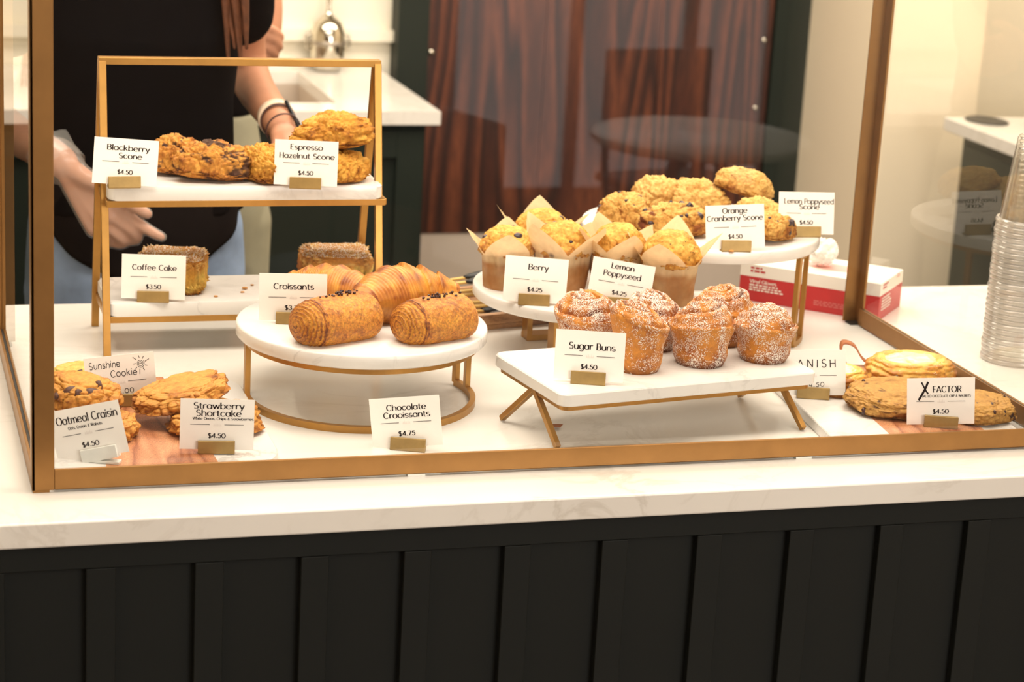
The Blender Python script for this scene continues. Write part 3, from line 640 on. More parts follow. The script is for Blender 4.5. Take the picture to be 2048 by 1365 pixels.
# ---------------------------------------------------------------- pastries
GOLD, BRN, DBR, PALE = np.array(lin(226, 166, 84)), np.array(lin(178, 98, 40)), np.array(lin(112, 56, 26)), np.array(lin(242, 206, 134))
def lump(name, label, cat, loc, size, rz, seed, mat, group, pal, tri=0.16, crag=0.13, stain=None, bits=None, tilt=(0, 0), k=6, flat=0.42, cs=2.6, edge=1.0, fz=1.0):
    """a craggy scone / cookie body; bits = (material, part name, count, radius)"""
    t = thing(name, label, cat, loc, rz, group)
    N, F = ico(k); o = np.random.RandomState(seed).rand(3)*40
    th = np.arctan2(N[:, 1], N[:, 0]); rho = np.hypot(N[:, 0], N[:, 1])
    V = N.copy(); e = 0.72
    V[:, 2] = np.sign(N[:, 2])*np.abs(N[:, 2])**e
    rr = 1+tri*np.cos(3*(th+seed))*rho+0.10*perlin(np.c_[np.cos(th)*1.3, np.sin(th)*1.3, 0*th]+o)
    V[:, :2] = V[:, :2]*(np.maximum(rho, 1e-3)**(edge-1.0)*rr)[:, None] if edge != 1.0 else V[:, :2]*rr[:, None]
    Q = N*np.array([1, 1, min(1.0, max(.32, 1.6*size[2]/size[0]))])
    big = fbm(N*1.7+o, 3); d1, d2, idn = worley(Q*cs+o+0.25*np.c_[fbm(Q*3+o, 2), fbm(Q*3+o+9, 2), fbm(Q*3+o+21, 2)])
    cl = np.exp(-(d2-d1)/0.10); fine = fbm(Q*8+o, 5, 0.68); gr = np.abs(fbm(Q*20+o, 4, 0.7))
    top = sstep(N[:, 2], -0.75, -0.2)
    d = (0.17*big-crag*0.8*cl*top+crag*0.35*(idn-0.5)*top+fz*(0.075*fine+0.06*gr))
    V = V*(1+d)[:, None]
    V[:, 2] = np.where(V[:, 2] < 0, V[:, 2]*flat, V[:, 2])
    zmin = np.percentile(V[:, 2], 3); V[:, 2] = np.maximum(V[:, 2], zmin+0.01*fine)
    V[:, 2] -= V[:, 2].min(); V[:, 0] *= size[0]/(V[:, 0].max()-V[:, 0].min()); V[:, 1] *= size[1]/(V[:, 1].max()-V[:, 1].min()); V[:, 2] *= size[2]/V[:, 2].max()
    V[:, 0] -= (V[:, 0].max()+V[:, 0].min())/2; V[:, 1] -= (V[:, 1].max()+V[:, 1].min())/2
    hz = V[:, 2]/size[2]
    br = 0.42+0.9*fbm(N*2.3+o+5, 3)+0.7*fine+0.5*(gr-0.12)+0.7*(0.25-hz)+0.5*(idn-0.5)
    c = mixc(pal[0], pal[1], br*1.25); c = mixc(c, pal[2], (br-0.62)*1.7)
    if stain:
        sc_, thr, colr = stain; m = sstep(fbm(N*sc_+o+11, 5, .65)+0.2*cl, thr, thr+0.26); c = mixc(c, colr, m*0.85)
    M = Matrix.Rotation(tilt[0], 3, 'X') @ Matrix.Rotation(tilt[1], 3, 'Y')
    if tilt != (0, 0):
        V = V @ np.array(M).T; V[:, 2] -= V[:, 2].min()
    npmesh('crust', V, F, mat, t, rgba(c))
    if bits:
        bm_, nm, cnt, br_ = bits; rs = np.random.RandomState(seed+50); N5, F5 = ico(2)
        cand = np.where((N[:, 2] > -0.15) & (top > 0.5))[0]
        for i in rs.choice(cand, cnt, replace=False):
            s = br_*(0.7+0.7*rs.rand()); B = N5*(1+0.35*fbm(N5*1.8+rs.rand(3)*20, 3))[:, None]*s*np.array([1.1, 0.8, 0.6])[rs.permutation(3)]; B += V[i]-N[i]*s*0.5
            npmesh(nm, B, F5, bm_, t)
    return t
SCP = (np.array(lin(236, 184, 104)), np.array(lin(206, 140, 66)), np.array(lin(134, 74, 34)))
BBP = (np.array(lin(222, 158, 86)), np.array(lin(176, 104, 52)), np.array(lin(104, 58, 34)))
BBP = (np.array(lin(234, 176, 104)), np.array(lin(198, 126, 66)), np.array(lin(122, 70, 40)))
LEM = (np.array(lin(242, 204, 146)), np.array(lin(216, 164, 102)), np.array(lin(168, 106, 58)))
CRN = (np.array(lin(240, 198, 136)), np.array(lin(210, 152, 88)), np.array(lin(158, 90, 48)))
OAT = (np.array(lin(228, 172, 104)), np.array(lin(196, 128, 68)), np.array(lin(126, 68, 34)))
STR = (np.array(lin(230, 174, 108)), np.array(lin(204, 138, 78)), np.array(lin(134, 74, 40)))
XFP = (np.array(lin(214, 170, 112)), np.array(lin(194, 146, 90)), np.array(lin(148, 94, 54)))
zU, zL, zR, zM, zS, zT = .2405, .0745, .107, .098, .165, .080
PUR = lin(84, 58, 66)
g1 = 'scones on the top shelf of the tier stand'
lump('scone', 'dark blackberry scone nearest the shelf edge, stained purple across its middle', 'scone', (.2966, .6180, zU), (.118, .085, .058), .15, 3, 'scone_crust', g1, BBP, stain=(2.0, 0.12, PUR), tilt=(0, 0.06))
lump('scone', 'blackberry scone half hidden behind the Blackberry Scone card', 'scone', (.2600, .6620, zU), (.088, .080, .060), .9, 8, 'scone_crust', g1, BBP, stain=(2.2, 0.16, PUR))
lump('scone', 'golden hazelnut scone just left of the Espresso Hazelnut card', 'scone', (.3790, .6080, zU), (.088, .078, .056), 2.1, 12, 'scone_crust', g1, SCP, crag=.16)
lump('scone', 'golden hazelnut scone lying under another one at the shelf\'s right end', 'scone', (.4830, .6060, zU), (.094, .085, .046), .4, 17, 'scone_crust', g1, SCP, crag=.15)
lump('scone', 'golden hazelnut scone perched on top of the others behind its card', 'scone', (.4640, .6120, zU+.043), (.126, .095, .056), 3.4, 23, 'scone_crust', g1, SCP, tri=.22, crag=.16, tilt=(.05, .10))
g2 = 'pale scones on the tall round stand'
def sc(lab, p, s, rz, seed, pal, **k): lump('scone', lab, 'scone', p, s, rz, seed, 'scone_crust', g2, pal, **k)
BT = ('berry_dark', 'berry', 5, .0055); CT_ = ('cranberry', 'cranberry', 6, .0050)
sc('pale cranberry scone at the left rim of the tall stand', (.9300, .6100, zS), (.094, .085, .056), .3, 31, CRN, bits=('berry_dark', 'berry', 12, .0062))
sc('plump lemon scone at the back left of the tall stand', (1.0120, .7000, zS), (.118, .095, .062), 1.2, 37, LEM)
sc('cranberry scone with red and black fruit just above the lemon muffins', (.9850, .5620, zS), (.120, .090, .050), .1, 41, CRN, stain=(1.6, .22, lin(140, 62, 48)), bits=('berry_dark', 'berry', 14, .0072))
sc('lemon scone in the middle of the pile under the topmost one', (1.0700, .6800, zS), (.110, .095, .062), 2.5, 43, LEM)
sc('smooth lemon scone tilted across the top of the pile', (1.1310, .6750, zS+.030), (.104, .080, .042), .2, 47, LEM, tri=.10, crag=.06, tilt=(.08, .22), cs=2.0)
sc('lemon scone peeking out between the two scone cards', (1.1330, .6050, zS), (.090, .080, .046), 1.8, 53, LEM)
sc('browned cranberry scone at the front right of the tall stand', (1.1160, .5150, zS), (.098, .075, .044), .5, 59, CRN, bits=('berry_dark', 'berry', 14, .0062), tilt=(0, .12))
# cookies
g3 = 'cookies on the left serving board'
ck = dict(tri=.03, crag=.13, cs=3.0, flat=.35, fz=.5, edge=.6)
lump('cookie', 'thick oatmeal cookie with dark raisins on top of the left pile', 'cookie', (.0745, .2050, .0320), (.108, .104, .040), .4, 61, 'cookie_crust', g3, OAT, bits=('raisin', 'raisin', 10, .0075), tilt=(.10, .16), **ck)
lump('cookie', 'oatmeal cookie lying under the raisin topped one behind the tilted card', 'cookie', (.0960, .1720, .0125), (.116, .100, .026), 1.4, 67, 'cookie_crust', g3, OAT, **ck)
lump('cookie', 'flat pale yellow sunshine cookie at the back left of the board', 'cookie', (.1010, .3660, .0125), (.104, .095, .034), .4, 71, 'cookie_crust', g3, (np.array(lin(236, 212, 146)), np.array(lin(226, 194, 122)), np.array(lin(200, 160, 92))), tri=.02, crag=.02, cs=3, flat=.35, fz=.3, edge=.6)
lump('cookie', 'strawberry cookie leaning up on the one below it, its right end raised', 'cookie', (.2040, .2160, .0290), (.130, .100, .021), .2, 73, 'cookie_crust', g3, STR, bits=('crumb', 'chip', 7, .005), tilt=(.06, -.21), **ck)
lump('cookie', 'strawberry cookie flat on the board behind the Strawberry Shortcake card', 'cookie', (.2390, .1750, .0125), (.146, .120, .027), .9, 79, 'cookie_crust', g3, STR, **ck)
g4 = 'pastries on the right serving board'
xk = dict(tri=.02, crag=.05, cs=5.5, flat=.35, fz=.4, edge=.55)
lump('cookie', 'large tan chocolate chip cookie left of and behind the X Factor card', 'cookie', (1.1640, .1500, .0153), (.152, .135, .028), .3, 83, 'cookie_crust', g4, XFP, stain=(4.5, .44, lin(110, 66, 44)), bits=('dark_choc', 'chocolate_chip', 22, .0036), tilt=(.05, 0), **xk)
lump('cookie', 'large tan chocolate chip cookie jutting out right of the X Factor card', 'cookie', (1.2620, .1050, .0153), (.120, .112, .027), 1.3, 89, 'cookie_crust', g4, XFP, stain=(4.5, .44, lin(110, 66, 44)), bits=('dark_choc', 'chocolate_chip', 14, .0036), **xk)

# coffee cake
def coffee_cake(label, loc, rz, size, seed):
    t = thing('coffee_cake', label, 'cake', loc, rz, 'coffee cake slices on the lower shelf'); N, F = ico(6); o = np.random.RandomState(seed).rand(3)*30
    p = 0.36; V = np.sign(N)*np.abs(N)**p; V /= np.maximum(1e-6, (np.abs(V)**6).sum(1)**(1/6))[:, None]
    fine = fbm(N*12+o, 4, .65); d1, d2, idn = worley(N*7+o); V = V*(1+.12*fine+.12*np.abs(fbm(N*26+o, 3))+.07*fbm(N*3+o, 3)+.08*(idn-.5))[:, None]; V[:, 2] = np.maximum(V[:, 2], -1)+1
    V = V*np.array(size)/2; hz = V[:, 2]/size[2]
    side = mixc(lin(244, 210, 136), lin(222, 168, 92), .5+1.4*fbm(V*60+o, 3)); side = mixc(side, BRN, sstep(np.abs(V[:, 0])/size[0]*2, .86, 1.0)*(V[:, 0] < 0)*.8)
    side = mixc(side, BRN, sstep(.12-hz, 0, .1)*.8); c = mixc(side, lin(218, 158, 94), sstep(hz+.12*fbm(V*50+o, 2), .60, .70)); c = mixc(c, lin(240, 200, 142), sstep(idn, .5, .8)*(hz > .66)*.8)
    npmesh('cake_body', V, F, 'cake_crumb', t, rgba(c, np.where(hz > .88, .55, -.9)))
    return t
coffee_cake('coffee cake slice dusted with sugar behind the Coffee Cake card', (.2480, .6430, zL), -.28, (.092, .075, .056), 1)
coffee_cake('coffee cake slice with brown crumb top at the right end of the lower shelf', (.4900, .6560, zL), -.12, (.100, .075, .054), 2)

# croissants
def swept(t, mat, path, rad, ns, nv, disp, colf, flat=.8):
    """surface swept along a path; disp and colf work on (s, v) grids"""
    s = np.linspace(0, 1, ns); P = np.array([path(x) for x in s]); Tn = np.gradient(P, axis=0); Tn /= np.linalg.norm(Tn, axis=1)[:, None]
    side = np.cross(Tn, [0, 0, 1.0]); side /= np.linalg.norm(side, axis=1)[:, None]; up = np.cross(side, Tn)
    S, Vv = np.meshgrid(s, np.linspace(0, 2*np.pi, nv, endpoint=False), indexing='ij'); R = rad(S)*(1+disp(S, Vv))
    V = P[:, None]+side[:, None]*(R*np.cos(Vv))[..., None]+up[:, None]*(R*np.sin(Vv)*flat)[..., None]
    V = V.reshape(-1, 3); c = colf(S, Vv).reshape(-1, 3)
    F = [(i*nv+j, i*nv+(j+1) % nv, (i+1)*nv+(j+1) % nv, (i+1)*nv+j) for i in range(ns-1) for j in range(nv)]
    F += [tuple(range(nv))[::-1], tuple(range((ns-1)*nv, ns*nv))]
    z0 = np.percentile(V[:, 2], 6); V[:, 2] = np.maximum(V[:, 2], z0)-z0
    return npmesh('crust', V, F, mat, t, rgba(c)), V
def croissant(label, loc, rz, length, r0, seed, bend=.25):
    t = thing('croissant', label, 'croissant', loc, rz, 'pastries on the low round stand'); nseg = 7
    o = np.random.RandomState(seed).rand(3)*30
    def path(x): u = x-.5; return (u*length, -bend*length*(2*u)**2*.5, r0*.8)
    def prof(S): return r0*(.22+.78*np.clip(np.sin(np.pi*np.clip(S, .0, 1))**.85, 0, 1))
    def seg(S, V):
        q = (S*nseg+.16*np.sin(V+.5)+.10*np.cos(V)); return q-np.floor(q), np.floor(q)
    def pt(S, V): return np.c_[(S*5).ravel(), np.cos(V).ravel()*1.2, np.sin(V).ravel()*1.2]+o
    def disp(S, V):
        fr, _ = seg(S, V); cen = 1-2*np.abs(S-.5)
        step = np.where(S < .5, fr, 1-fr); lam = np.abs(np.sin((S*nseg*4.5+.6*np.sin(V+.5))*np.pi*1.4))
        return (.24*(step-.5)+.020*lam)*np.clip(cen*4, .2, 1)+.035*fbm(pt(S, V), 4).reshape(S.shape)
    def colf(S, V):
        fr, _ = seg(S, V); step = np.where(S < .5, fr, 1-fr); lam = np.abs(np.sin((S*nseg*4.5+.6*np.sin(V+.5))*np.pi*1.4))
        n = fbm(pt(S, V)*1.5, 4).reshape(S.shape); k = (.25+.75*step*.7+.13*(lam-.5)+.75*n).ravel()
        c = mixc(lin(238, 184, 104), lin(202, 124, 56), k); return mixc(c, lin(142, 68, 28), (k-.72)*1.5)
    swept(t, 'croissant_crust', path, prof, 300, 110, disp, colf, .92); return t
croissant('large plain croissant lying behind the two chocolate ones', (.5100, .3380, zR), .40, .172, .0410, 4, .22)
croissant('plain croissant at the back of the round stand behind its card', (.4330, .4080, zR), -.62, .150, .0320, 9, .18)
def choc_croissant(label, loc, rz, seed, L=.128, R=.0338):
    t = thing('chocolate_croissant', label, 'croissant', loc, rz, 'pastries on the low round stand'); ns, nv = 340, 140; o = np.random.RandomState(seed).rand(3)*30
    # s runs from the centre of the rolled end face, over its rim, along the roll to the far end
    s = np.linspace(0, 1, ns); a = .25; u = np.clip(s/a, 0, 1); w = np.clip((s-a)/(1-a), 0, 1)
    X = np.where(s < a, .025*(1-np.cos(u*np.pi/2)), .025+(L-.025)*w); RR = np.where(s < a, R*np.sin(u*np.pi/2)**.9, R*(1-(np.clip((w-.72)/.28, 0, 1))**2.6*.92)*(1+.04*np.sin(w*3)))
    S, Vv = np.meshgrid(s, np.linspace(0, 2*np.pi, nv, endpoint=False), indexing='ij'); cap = S < a
    pt = np.c_[(X[:, None]*40+0*Vv).ravel(), (np.cos(Vv)*1.3*RR[:, None]/R).ravel(), (np.sin(Vv)*1.3*RR[:, None]/R).ravel()]+o; n = fbm(pt, 4).reshape(S.shape); nf = fbm(pt*5, 3).reshape(S.shape)
    ph = (S/a*7.6-Vv/(2*np.pi)+.9*n) % 1.0; fine = (S/a*19-2*Vv/(2*np.pi)+.8*n) % 1.0
    k = np.where(cap, 1, np.clip(1-(S-a)/.05, 0, 1)); lip = np.exp(-((S-a*1.02)/.018)**2)
    d = (.013*(ph-.5)+.010*(fine-.5))*k*(.6+.9*np.abs(nf+.3))+.045*lip-.075*k+.06*n*(1-.5*k)+.03*nf
    R2 = RR[:, None]*(1+d); ax = X[:, None]-.0065*(ph-.5)*np.where(cap, 1, 0)*np.clip(S/a*2, 0, 1)*.45
    V = np.stack([ax, R2*np.cos(Vv)*1.06, R2*np.sin(Vv)*.93+R*.86], -1).reshape(-1, 3)
    kk = (.30+0.75*(ph-.4)*k+.45*(fine-.5)*k+.5*n+.5*nf+.10*(1-k)+.5*lip).ravel(); c = mixc(lin(236, 176, 90), lin(198, 114, 48), kk); c = mixc(c, lin(138, 66, 32), (kk-.58)*1.6)
    c = mixc(c, lin(150, 84, 66), sstep(fbm(pt*1.6+7, 4, .65), .14, .5)*(1-k).ravel()*.45)
    F = [(i*nv+j, i*nv+(j+1) % nv, (i+1)*nv+(j+1) % nv, (i+1)*nv+j) for i in range(ns-1) for j in range(nv)]+[tuple(range(nv))[::-1], tuple(range((ns-1)*nv, ns*nv))]
    V[:, 2] = np.maximum(V[:, 2], .0035); V[:, 2] -= V[:, 2].min(); V[:, 0] -= L*.5
    npmesh('crust', V, F, 'choc_croissant_crust', t, rgba(c))
    rs = np.random.RandomState(seed); N2, F2 = ico(2)
    for i in range(40):
        x = rs.normal(.008, .013); y = rs.normal(.0, .0055); j = np.argmin((V[:, 0]-x)**2+(V[:, 1]-y)**2-.5*V[:, 2]**2*(V[:, 2] > R)); q = .0013*(.7+.8*rs.rand())
        npmesh('chocolate_bit', N2*np.array([q*1.2, q, q*.9])*(1+.6*fbm(N2*2+i*3.7, 2))[:, None]+V[j]+np.array([0, 0, q*.4+.0016*(rs.rand() < .3)]), F2, 'dark_choc', t)
    return t
choc_croissant('left of the two fat chocolate croissants topped with chocolate bits', (.4050, .2420, zR), .44, 3, .132)
choc_croissant('right of the two fat chocolate croissants topped with chocolate bits', (.5330, .2330, zR), .40, 14, .124, .0326)

# muffins in tulip papers
def muffin(label, loc, rz, h, seed, kind, base=.034):
    t = thing('muffin', label, 'muffin', loc, rz, 'muffins in paper cups'); rs = np.random.RandomState(seed); o = rs.rand(3)*30
    nv, nz = 160, 46; v = np.linspace(0, 2*np.pi, nv, endpoint=False); ph = rs.rand()*6
    tip = np.zeros(nv)
    for q in range(4):
        a = ph+q*np.pi/2+rs.normal(0, .12); dd = np.abs((v-a+np.pi) % (2*np.pi)-np.pi); tip = np.maximum(tip, np.clip(1-dd/.80, 0, 1)**.9*(.8+.4*rs.rand()))
    top = h*.60+tip*h*.40; Z = np.linspace(0, 1, nz)[:, None]*top[None, :]; z01 = Z/h
    pleat = np.cos(4*(v-ph)+np.pi)[None, :]
    Rr = base+(.0105*z01+.021*np.clip(z01-.58, 0, 1)*2.4)+.0030*pleat*np.clip(z01*1.6, 0, 1)+.0035*tip[None, :]*np.clip(z01-.5, 0, 1)*3
    Rr = Rr+(.0035*fbm(np.c_[np.cos(np.tile(v, nz))*2.5, np.sin(np.tile(v, nz))*2.5, (z01*2.2).ravel()]+o, 3)).reshape(nz, nv)*np.clip(z01*2, 0, 1)
    V = np.stack([Rr*np.cos(v), Rr*np.sin(v), Z], -1).reshape(-1, 3)
    F = [(i*nv+j, i*nv+(j+1) % nv, (i+1)*nv+(j+1) % nv, (i+1)*nv+j) for i in range(nz-1) for j in range(nv)]+[tuple(range(nv))[::-1]]
    zz = (Z/h).ravel(); n = fbm(V*35+o, 3); filled = sstep(.50-zz+.05*n, 0, .10); c = mixc(lin(236, 208, 162), lin(190, 130, 74), filled*(.85+.5*n)); c = mixc(c, lin(146, 88, 46), sstep(n, .25, .55)*filled*.5)
    if kind == 'berry': c = mixc(c, lin(92, 66, 64), sstep(fbm(V*26+o+4, 2), .22, .36)*sstep(.72-zz, 0, .1)*sstep(zz, .25, .4))
    npmesh('paper_cup', V, F, 'parchment', t, rgba(c))
    N, F6 = ico(6); d1, d2, idn = worley(N*3+o); fine = fbm(N*10+o, 4, .6)
    W_ = N*(1+.10*fbm(N*2+o, 3)+.035*fine-.04*np.exp(-(d2-d1)/.08)+.05*(idn-.5))[:, None]; rb = base+.0105*.62-.0005
    W_ = W_*np.array([rb+.002, rb+.002, h*.38]); W_[:, 2] = np.where(N[:, 2] < 0, W_[:, 2]*.6, W_[:, 2])+h*.63
    q = .45+.8*fbm(N*2.4+o+3, 3)+.6*fine+.35*(.5-N[:, 2]); c = mixc(lin(244, 208, 140), lin(220, 162, 88), q); c = mixc(c, lin(180, 110, 54), (q-.75)*1.4)
    if kind == 'lemon': s1, s2, s3 = worley(N*13+o); c = mixc(c, lin(70, 62, 40), sstep(.20-s1, 0, .08)*(s3 > .45))
    npmesh('muffin_top', W_, F6, 'muffin_crumb', t, rgba(c))
    if kind == 'berry':
        cand = np.where((N[:, 2] > .12) & (N[:, 2] < .85))[0]; N2, F2 = ico(3)
        for i in rs.choice(cand, 7, replace=False):
            q = .0058*(.7+.6*rs.rand()); npmesh('berry', N2*q*np.array([1.2, 1, .8])*(1+.15*fbm(N2*2+i, 2))[:, None]+W_[i]*np.array([.98, .98, .995])-N[i]*q*.35, F2, 'berry_dark', t)
    return t
muffin('berry muffin at the left rim with a dark berry patch, left of the Berry card', (.7180, .5320, zM), .55, .089, 5, 'berry')
muffin('berry muffin farthest back on the muffin stand, white and blue on top', (.7960, .6200, zM), .2, .095, 11, 'berry')
muffin('berry muffin in the middle between the Berry and Lemon Poppyseed cards', (.7920, .5000, zM), 1.0, .102, 18, 'berry')
muffin('lemon muffin half hidden behind the front right one, below the pale scones', (.8680, .4800, zM), .7, .103, 25, 'lemon')
muffin('lemon muffin at front right, tallest paper tips, beside the Orange Cranberry card', (.9300, .4260, zM), .15, .104, 30, 'lemon', .036)

# sugar buns
def sugar_bun(label, loc, rz, w, h, seed, lean=.10, style=0):
    t = thing('sugar_bun', label, 'bun', loc, rz, 'sugar buns on the rectangular slab'); rs = np.random.RandomState(seed); o = rs.rand(3)*30
    nv = 220; v = np.linspace(0, 2*np.pi, nv, endpoint=False); rt = w/2; rb = rt*.74; hr = h*(.64 if style != 2 else .80); rows = []
    for q in np.linspace(0.02, 1, 14): rows.append((rb*q*.98, 0.0, 0, q))
    for q in np.linspace(0, 1, 60): rows.append((rb+(rt-rb)*q**.8+.0015*math.sin(q*9), .002+hr*q, 1, q))
    for q in np.linspace(0.015, 1, 80): rows.append((rt*(1-q)*1.0, hr+(h-hr)*(1-(1-q)**2.8), 2, q))
    R = np.array([x[0] for x in rows])[:, None]; Z = np.array([x[1] for x in rows])[:, None]; part = np.array([x[2] for x in rows])[:, None]; Q = np.array([x[3] for x in rows])[:, None]
    Vv = v[None, :]+0*R; rho = np.clip(R/rt, 0, 1); pt = np.c_[(rho*np.cos(Vv)*1.6).ravel(), (rho*np.sin(Vv)*1.6).ravel(), (Z*35+0*Vv).ravel()]+o
    n = fbm(pt, 4).reshape(Vv.shape); nf = fbm(pt*4, 3).reshape(Vv.shape)
    turn = (rho*2.35+Vv/(2*np.pi)+.12*n) % 1.0; groove = np.exp(-((turn-.5)/.11)**2)
    ontop = (part == 2)*np.clip((1-rho)*9, 0, 1)
    fold = (Z/h*1.9+Vv/(2*np.pi)*(1 if style != 2 else .3)+.3*n) % 1.0; fg = np.exp(-((fold-.5)/.07)**2)*(part == 1)*sstep(Q, .25, .6)
    rim = np.exp(-((Z-hr)/.006)**2)
    R2 = R*(1+.05*n*np.clip(Z/.02, 0, 1)+.018*nf-.035*fg+.02*rim); amp = .0080 if style != 2 else .012
    Z2 = Z-amp*groove*ontop+.004*(turn-.3)*ontop+.004*n*np.clip(Z/.02, 0, 1)+.0012*nf*(Z > 0)
    if style == 1: Z2 = Z2+.003*ontop*np.exp(-(rho/.6)**2)
    Z2 = Z2*(1+lean*rho*np.cos(Vv-1.2)*np.clip(Z/hr, 0, 1)) if style != 2 else Z2*(1+2.2*lean*rho*np.cos(Vv-.6)*np.clip(Z/hr, 0, 1))
    V = np.stack([R2*np.cos(Vv), R2*np.sin(Vv), Z2], -1).reshape(-1, 3); V[:, 2] -= V[:, 2].min()
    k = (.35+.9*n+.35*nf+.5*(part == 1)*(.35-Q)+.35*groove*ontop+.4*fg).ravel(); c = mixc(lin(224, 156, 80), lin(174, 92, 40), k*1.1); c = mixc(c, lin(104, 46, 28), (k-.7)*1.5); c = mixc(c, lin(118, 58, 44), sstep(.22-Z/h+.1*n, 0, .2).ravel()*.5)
    su = (.20+.14*sstep(Z/h, .6, 1.0)+.42*n+.3*nf-.25*groove*ontop+.12*(rs.rand()-.5)).ravel()
    L_ = len(rows); F = [(i*nv+j, i*nv+(j+1) % nv, (i+1)*nv+(j+1) % nv, (i+1)*nv+j) for i in range(L_-1) for j in range(nv)]+[tuple(range(nv))[::-1], tuple(range((L_-1)*nv, L_*nv))]
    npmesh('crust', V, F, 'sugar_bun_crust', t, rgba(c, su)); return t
sugar_bun('sugar bun with a wide open swirl at the left end of the slab', (.7540, .2680, zT), .6, .088, .074, 2, .10, 0)
sugar_bun('sugar bun with steep folded layers, frontmost beside the Sugar Buns card', (.7880, .1560, zT), 2.4, .078, .086, 6, .08, 2)
sugar_bun('sugar bun mostly hidden at the back behind the folded one', (.8440, .2560, zT), 1.3, .084, .074, 10, .08, 0)
sugar_bun('sugar bun with a smooth domed top in the middle of the front row', (.8840, .1760, zT), 4.0, .086, .083, 15, .08, 1)
sugar_bun('sugar bun with a sugar crusted dip at the back right of the slab', (.9500, .2720, zT), 5.2, .090, .078, 21, .06, 0)
sugar_bun('sugar bun with a tight white sugared swirl at the right end', (.9790, .1850, zT), 3.0, .084, .073, 27, .08, 1)

# danishes
def danish_roll(label, loc, rz, size, seed):
    t = thing('danish', label, 'danish', loc, rz, g4); N, F = ico(6); o = np.random.RandomState(seed).rand(3)*30; rho = np.hypot(N[:, 0], N[:, 1]); th = np.arctan2(N[:, 1], N[:, 0])
    n = fbm(N*2+o, 3); fine = fbm(N*9+o, 3); lay = np.abs(np.sin(N[:, 2]*13+3*n)); V = N*(1+.10*n+.02*fine+.06*lay*(rho > .6))[:, None]
    V[:, 2] = np.sign(V[:, 2])*np.abs(V[:, 2])**.7; V[:, 2] -= np.where(N[:, 2] > 0, .62*np.exp(-(rho/.55)**4), 0); V[:, 2] = np.maximum(V[:, 2], -.45); V[:, 2] -= V[:, 2].min()
    V *= np.array(size)/np.array([2, 2, 1.45]); k = .3+.9*n+.4*fine+.5*(.35-N[:, 2])+.3*(lay-.5); k = k+.35*(rho > .75); c = mixc(lin(246, 214, 136), lin(224, 158, 76), k); c = mixc(c, lin(176, 96, 42), (k-.7)*1.2)
    npmesh('crust', V, F, 'danish_crust', t, rgba(c, np.where(N[:, 2] > .2, .02, -.6)))
    N5, F5 = ico(5); m = fbm(N5*2.2+o+3, 4); B = N5*(1+.34*m)[:, None]*np.array([size[0]*.36, size[1]*.36, size[2]*.30]); B[:, 2] += size[2]*.62
    npmesh('cream_filling', B, F5, 'cream_cheese', t); return t
danish_roll('cream filled danish at the back right of the board behind the X Factor card', (1.2380, .2560, .0153), .1, (.128, .105, .046), 3)
danish_roll('danish whose right half shows beside the handwritten Danish card', (1.1170, .2350, .0153), .9, (.076, .080, .040), 8)

# loose crumbs, the fallen flake
rs = random.Random(4); N2, F2 = ico(2)
for x, y, z, s in ((.352, .632, zL, .0035), (.366, .652, zL, .0022), (.345, .612, zL, .0024), (.392, .610, zL, .0042), (.401, .612, zL, .0030), (.415, .608, zL, .0016), (.303, .590, zL, .0026), (.378, .640, zL, .0020), (1.030, .4440, zS, .0032)):
    V = N2*s*np.array([1.3, 1, .5])*(1+.25*fbm(N2*2+x*90, 2))[:, None]; V[:, 2] -= V[:, 2].min()
    o = npmesh('crumb', V, F2, 'crumb', None); o.location = (x, y, z)
    tag(o, 'pastry crumb lying loose on the white marble', 'crumb', 'crumbs on the marble')
g = G(); g.add([(-.013, -.002, .001), (-.005, -.006, .004), (.006, -.004, .002), (.012, .003, .004), (.003, .005, .001), (-.006, .004, .005), (0, 0, .006)], [(0, 1, 6), (1, 2, 6), (2, 3, 6), (3, 4, 6), (4, 5, 6), (5, 0, 6)])
o = g.obj('pastry_flake', 'leather', None, True); o.location = (.683, .163, 0); tag(o, 'small brown flake on the counter beside the bun stand leg', 'crumb')
# ---------------------------------------------------------------- behind and beside the case
def boxT(t, name, a, b, mat, bev=0.001):
    o = Vector(t.location); R = Matrix.Rotation(-t.rotation_euler.z, 3, 'Z') if False else None
    return G().box(Vector(a)-o, Vector(b)-o).obj(name, mat, t, bevel=bev)
GL['V'] = (0.86, [[(.02, 1), (.42, 0)], [(.42, 0), (.84, 1)]]); GL['v'] = (0.64, [[(.02, .68), (.32, 0)], [(.32, 0), (.62, .68)]])
GL['G'] = (0.92, [A_(.46, .5, .42, .5, 42, 340) + [(.88, .45)], [(.88, .45), (.55, .45)]]); GL['x'] = (0.62, [[(.04, .68), (.58, 0)], [(.58, .68), (.04, 0)]])
t = thing('glove_box', 'red and white box of vinyl gloves behind the case at right', 'box', (1.3275, .7610, 0), math.radians(-42.4))
bl, bw, bh = .1187, .0625, .062
G().box((-bl, -bw, 0), (bl, bw, bh*.66)).obj('red_band', 'red_card', t, bevel=.0008)
G().box((-bl, -bw, bh*.66), (bl, bw, bh)).obj('white_top', 'box_white', t, bevel=.0008)
g = G(); g.lathe([(0, 0), (.030, 0), (.030, .0004), (0, .0004)], 32, (0.02, 0, bh), Matrix.Diagonal((1.8, .8, 1))); g.obj('opening', 'box_pink_print', t)
Fm = Matrix.Translation((0, -bw-.0003, 0)) @ Matrix.Rotation(math.pi/2, 4, 'X')
write('printed_text', 'Vinyl Gloves', Fm, -.078, .034, .046, .0055, t, 'box_white', .2, .12)
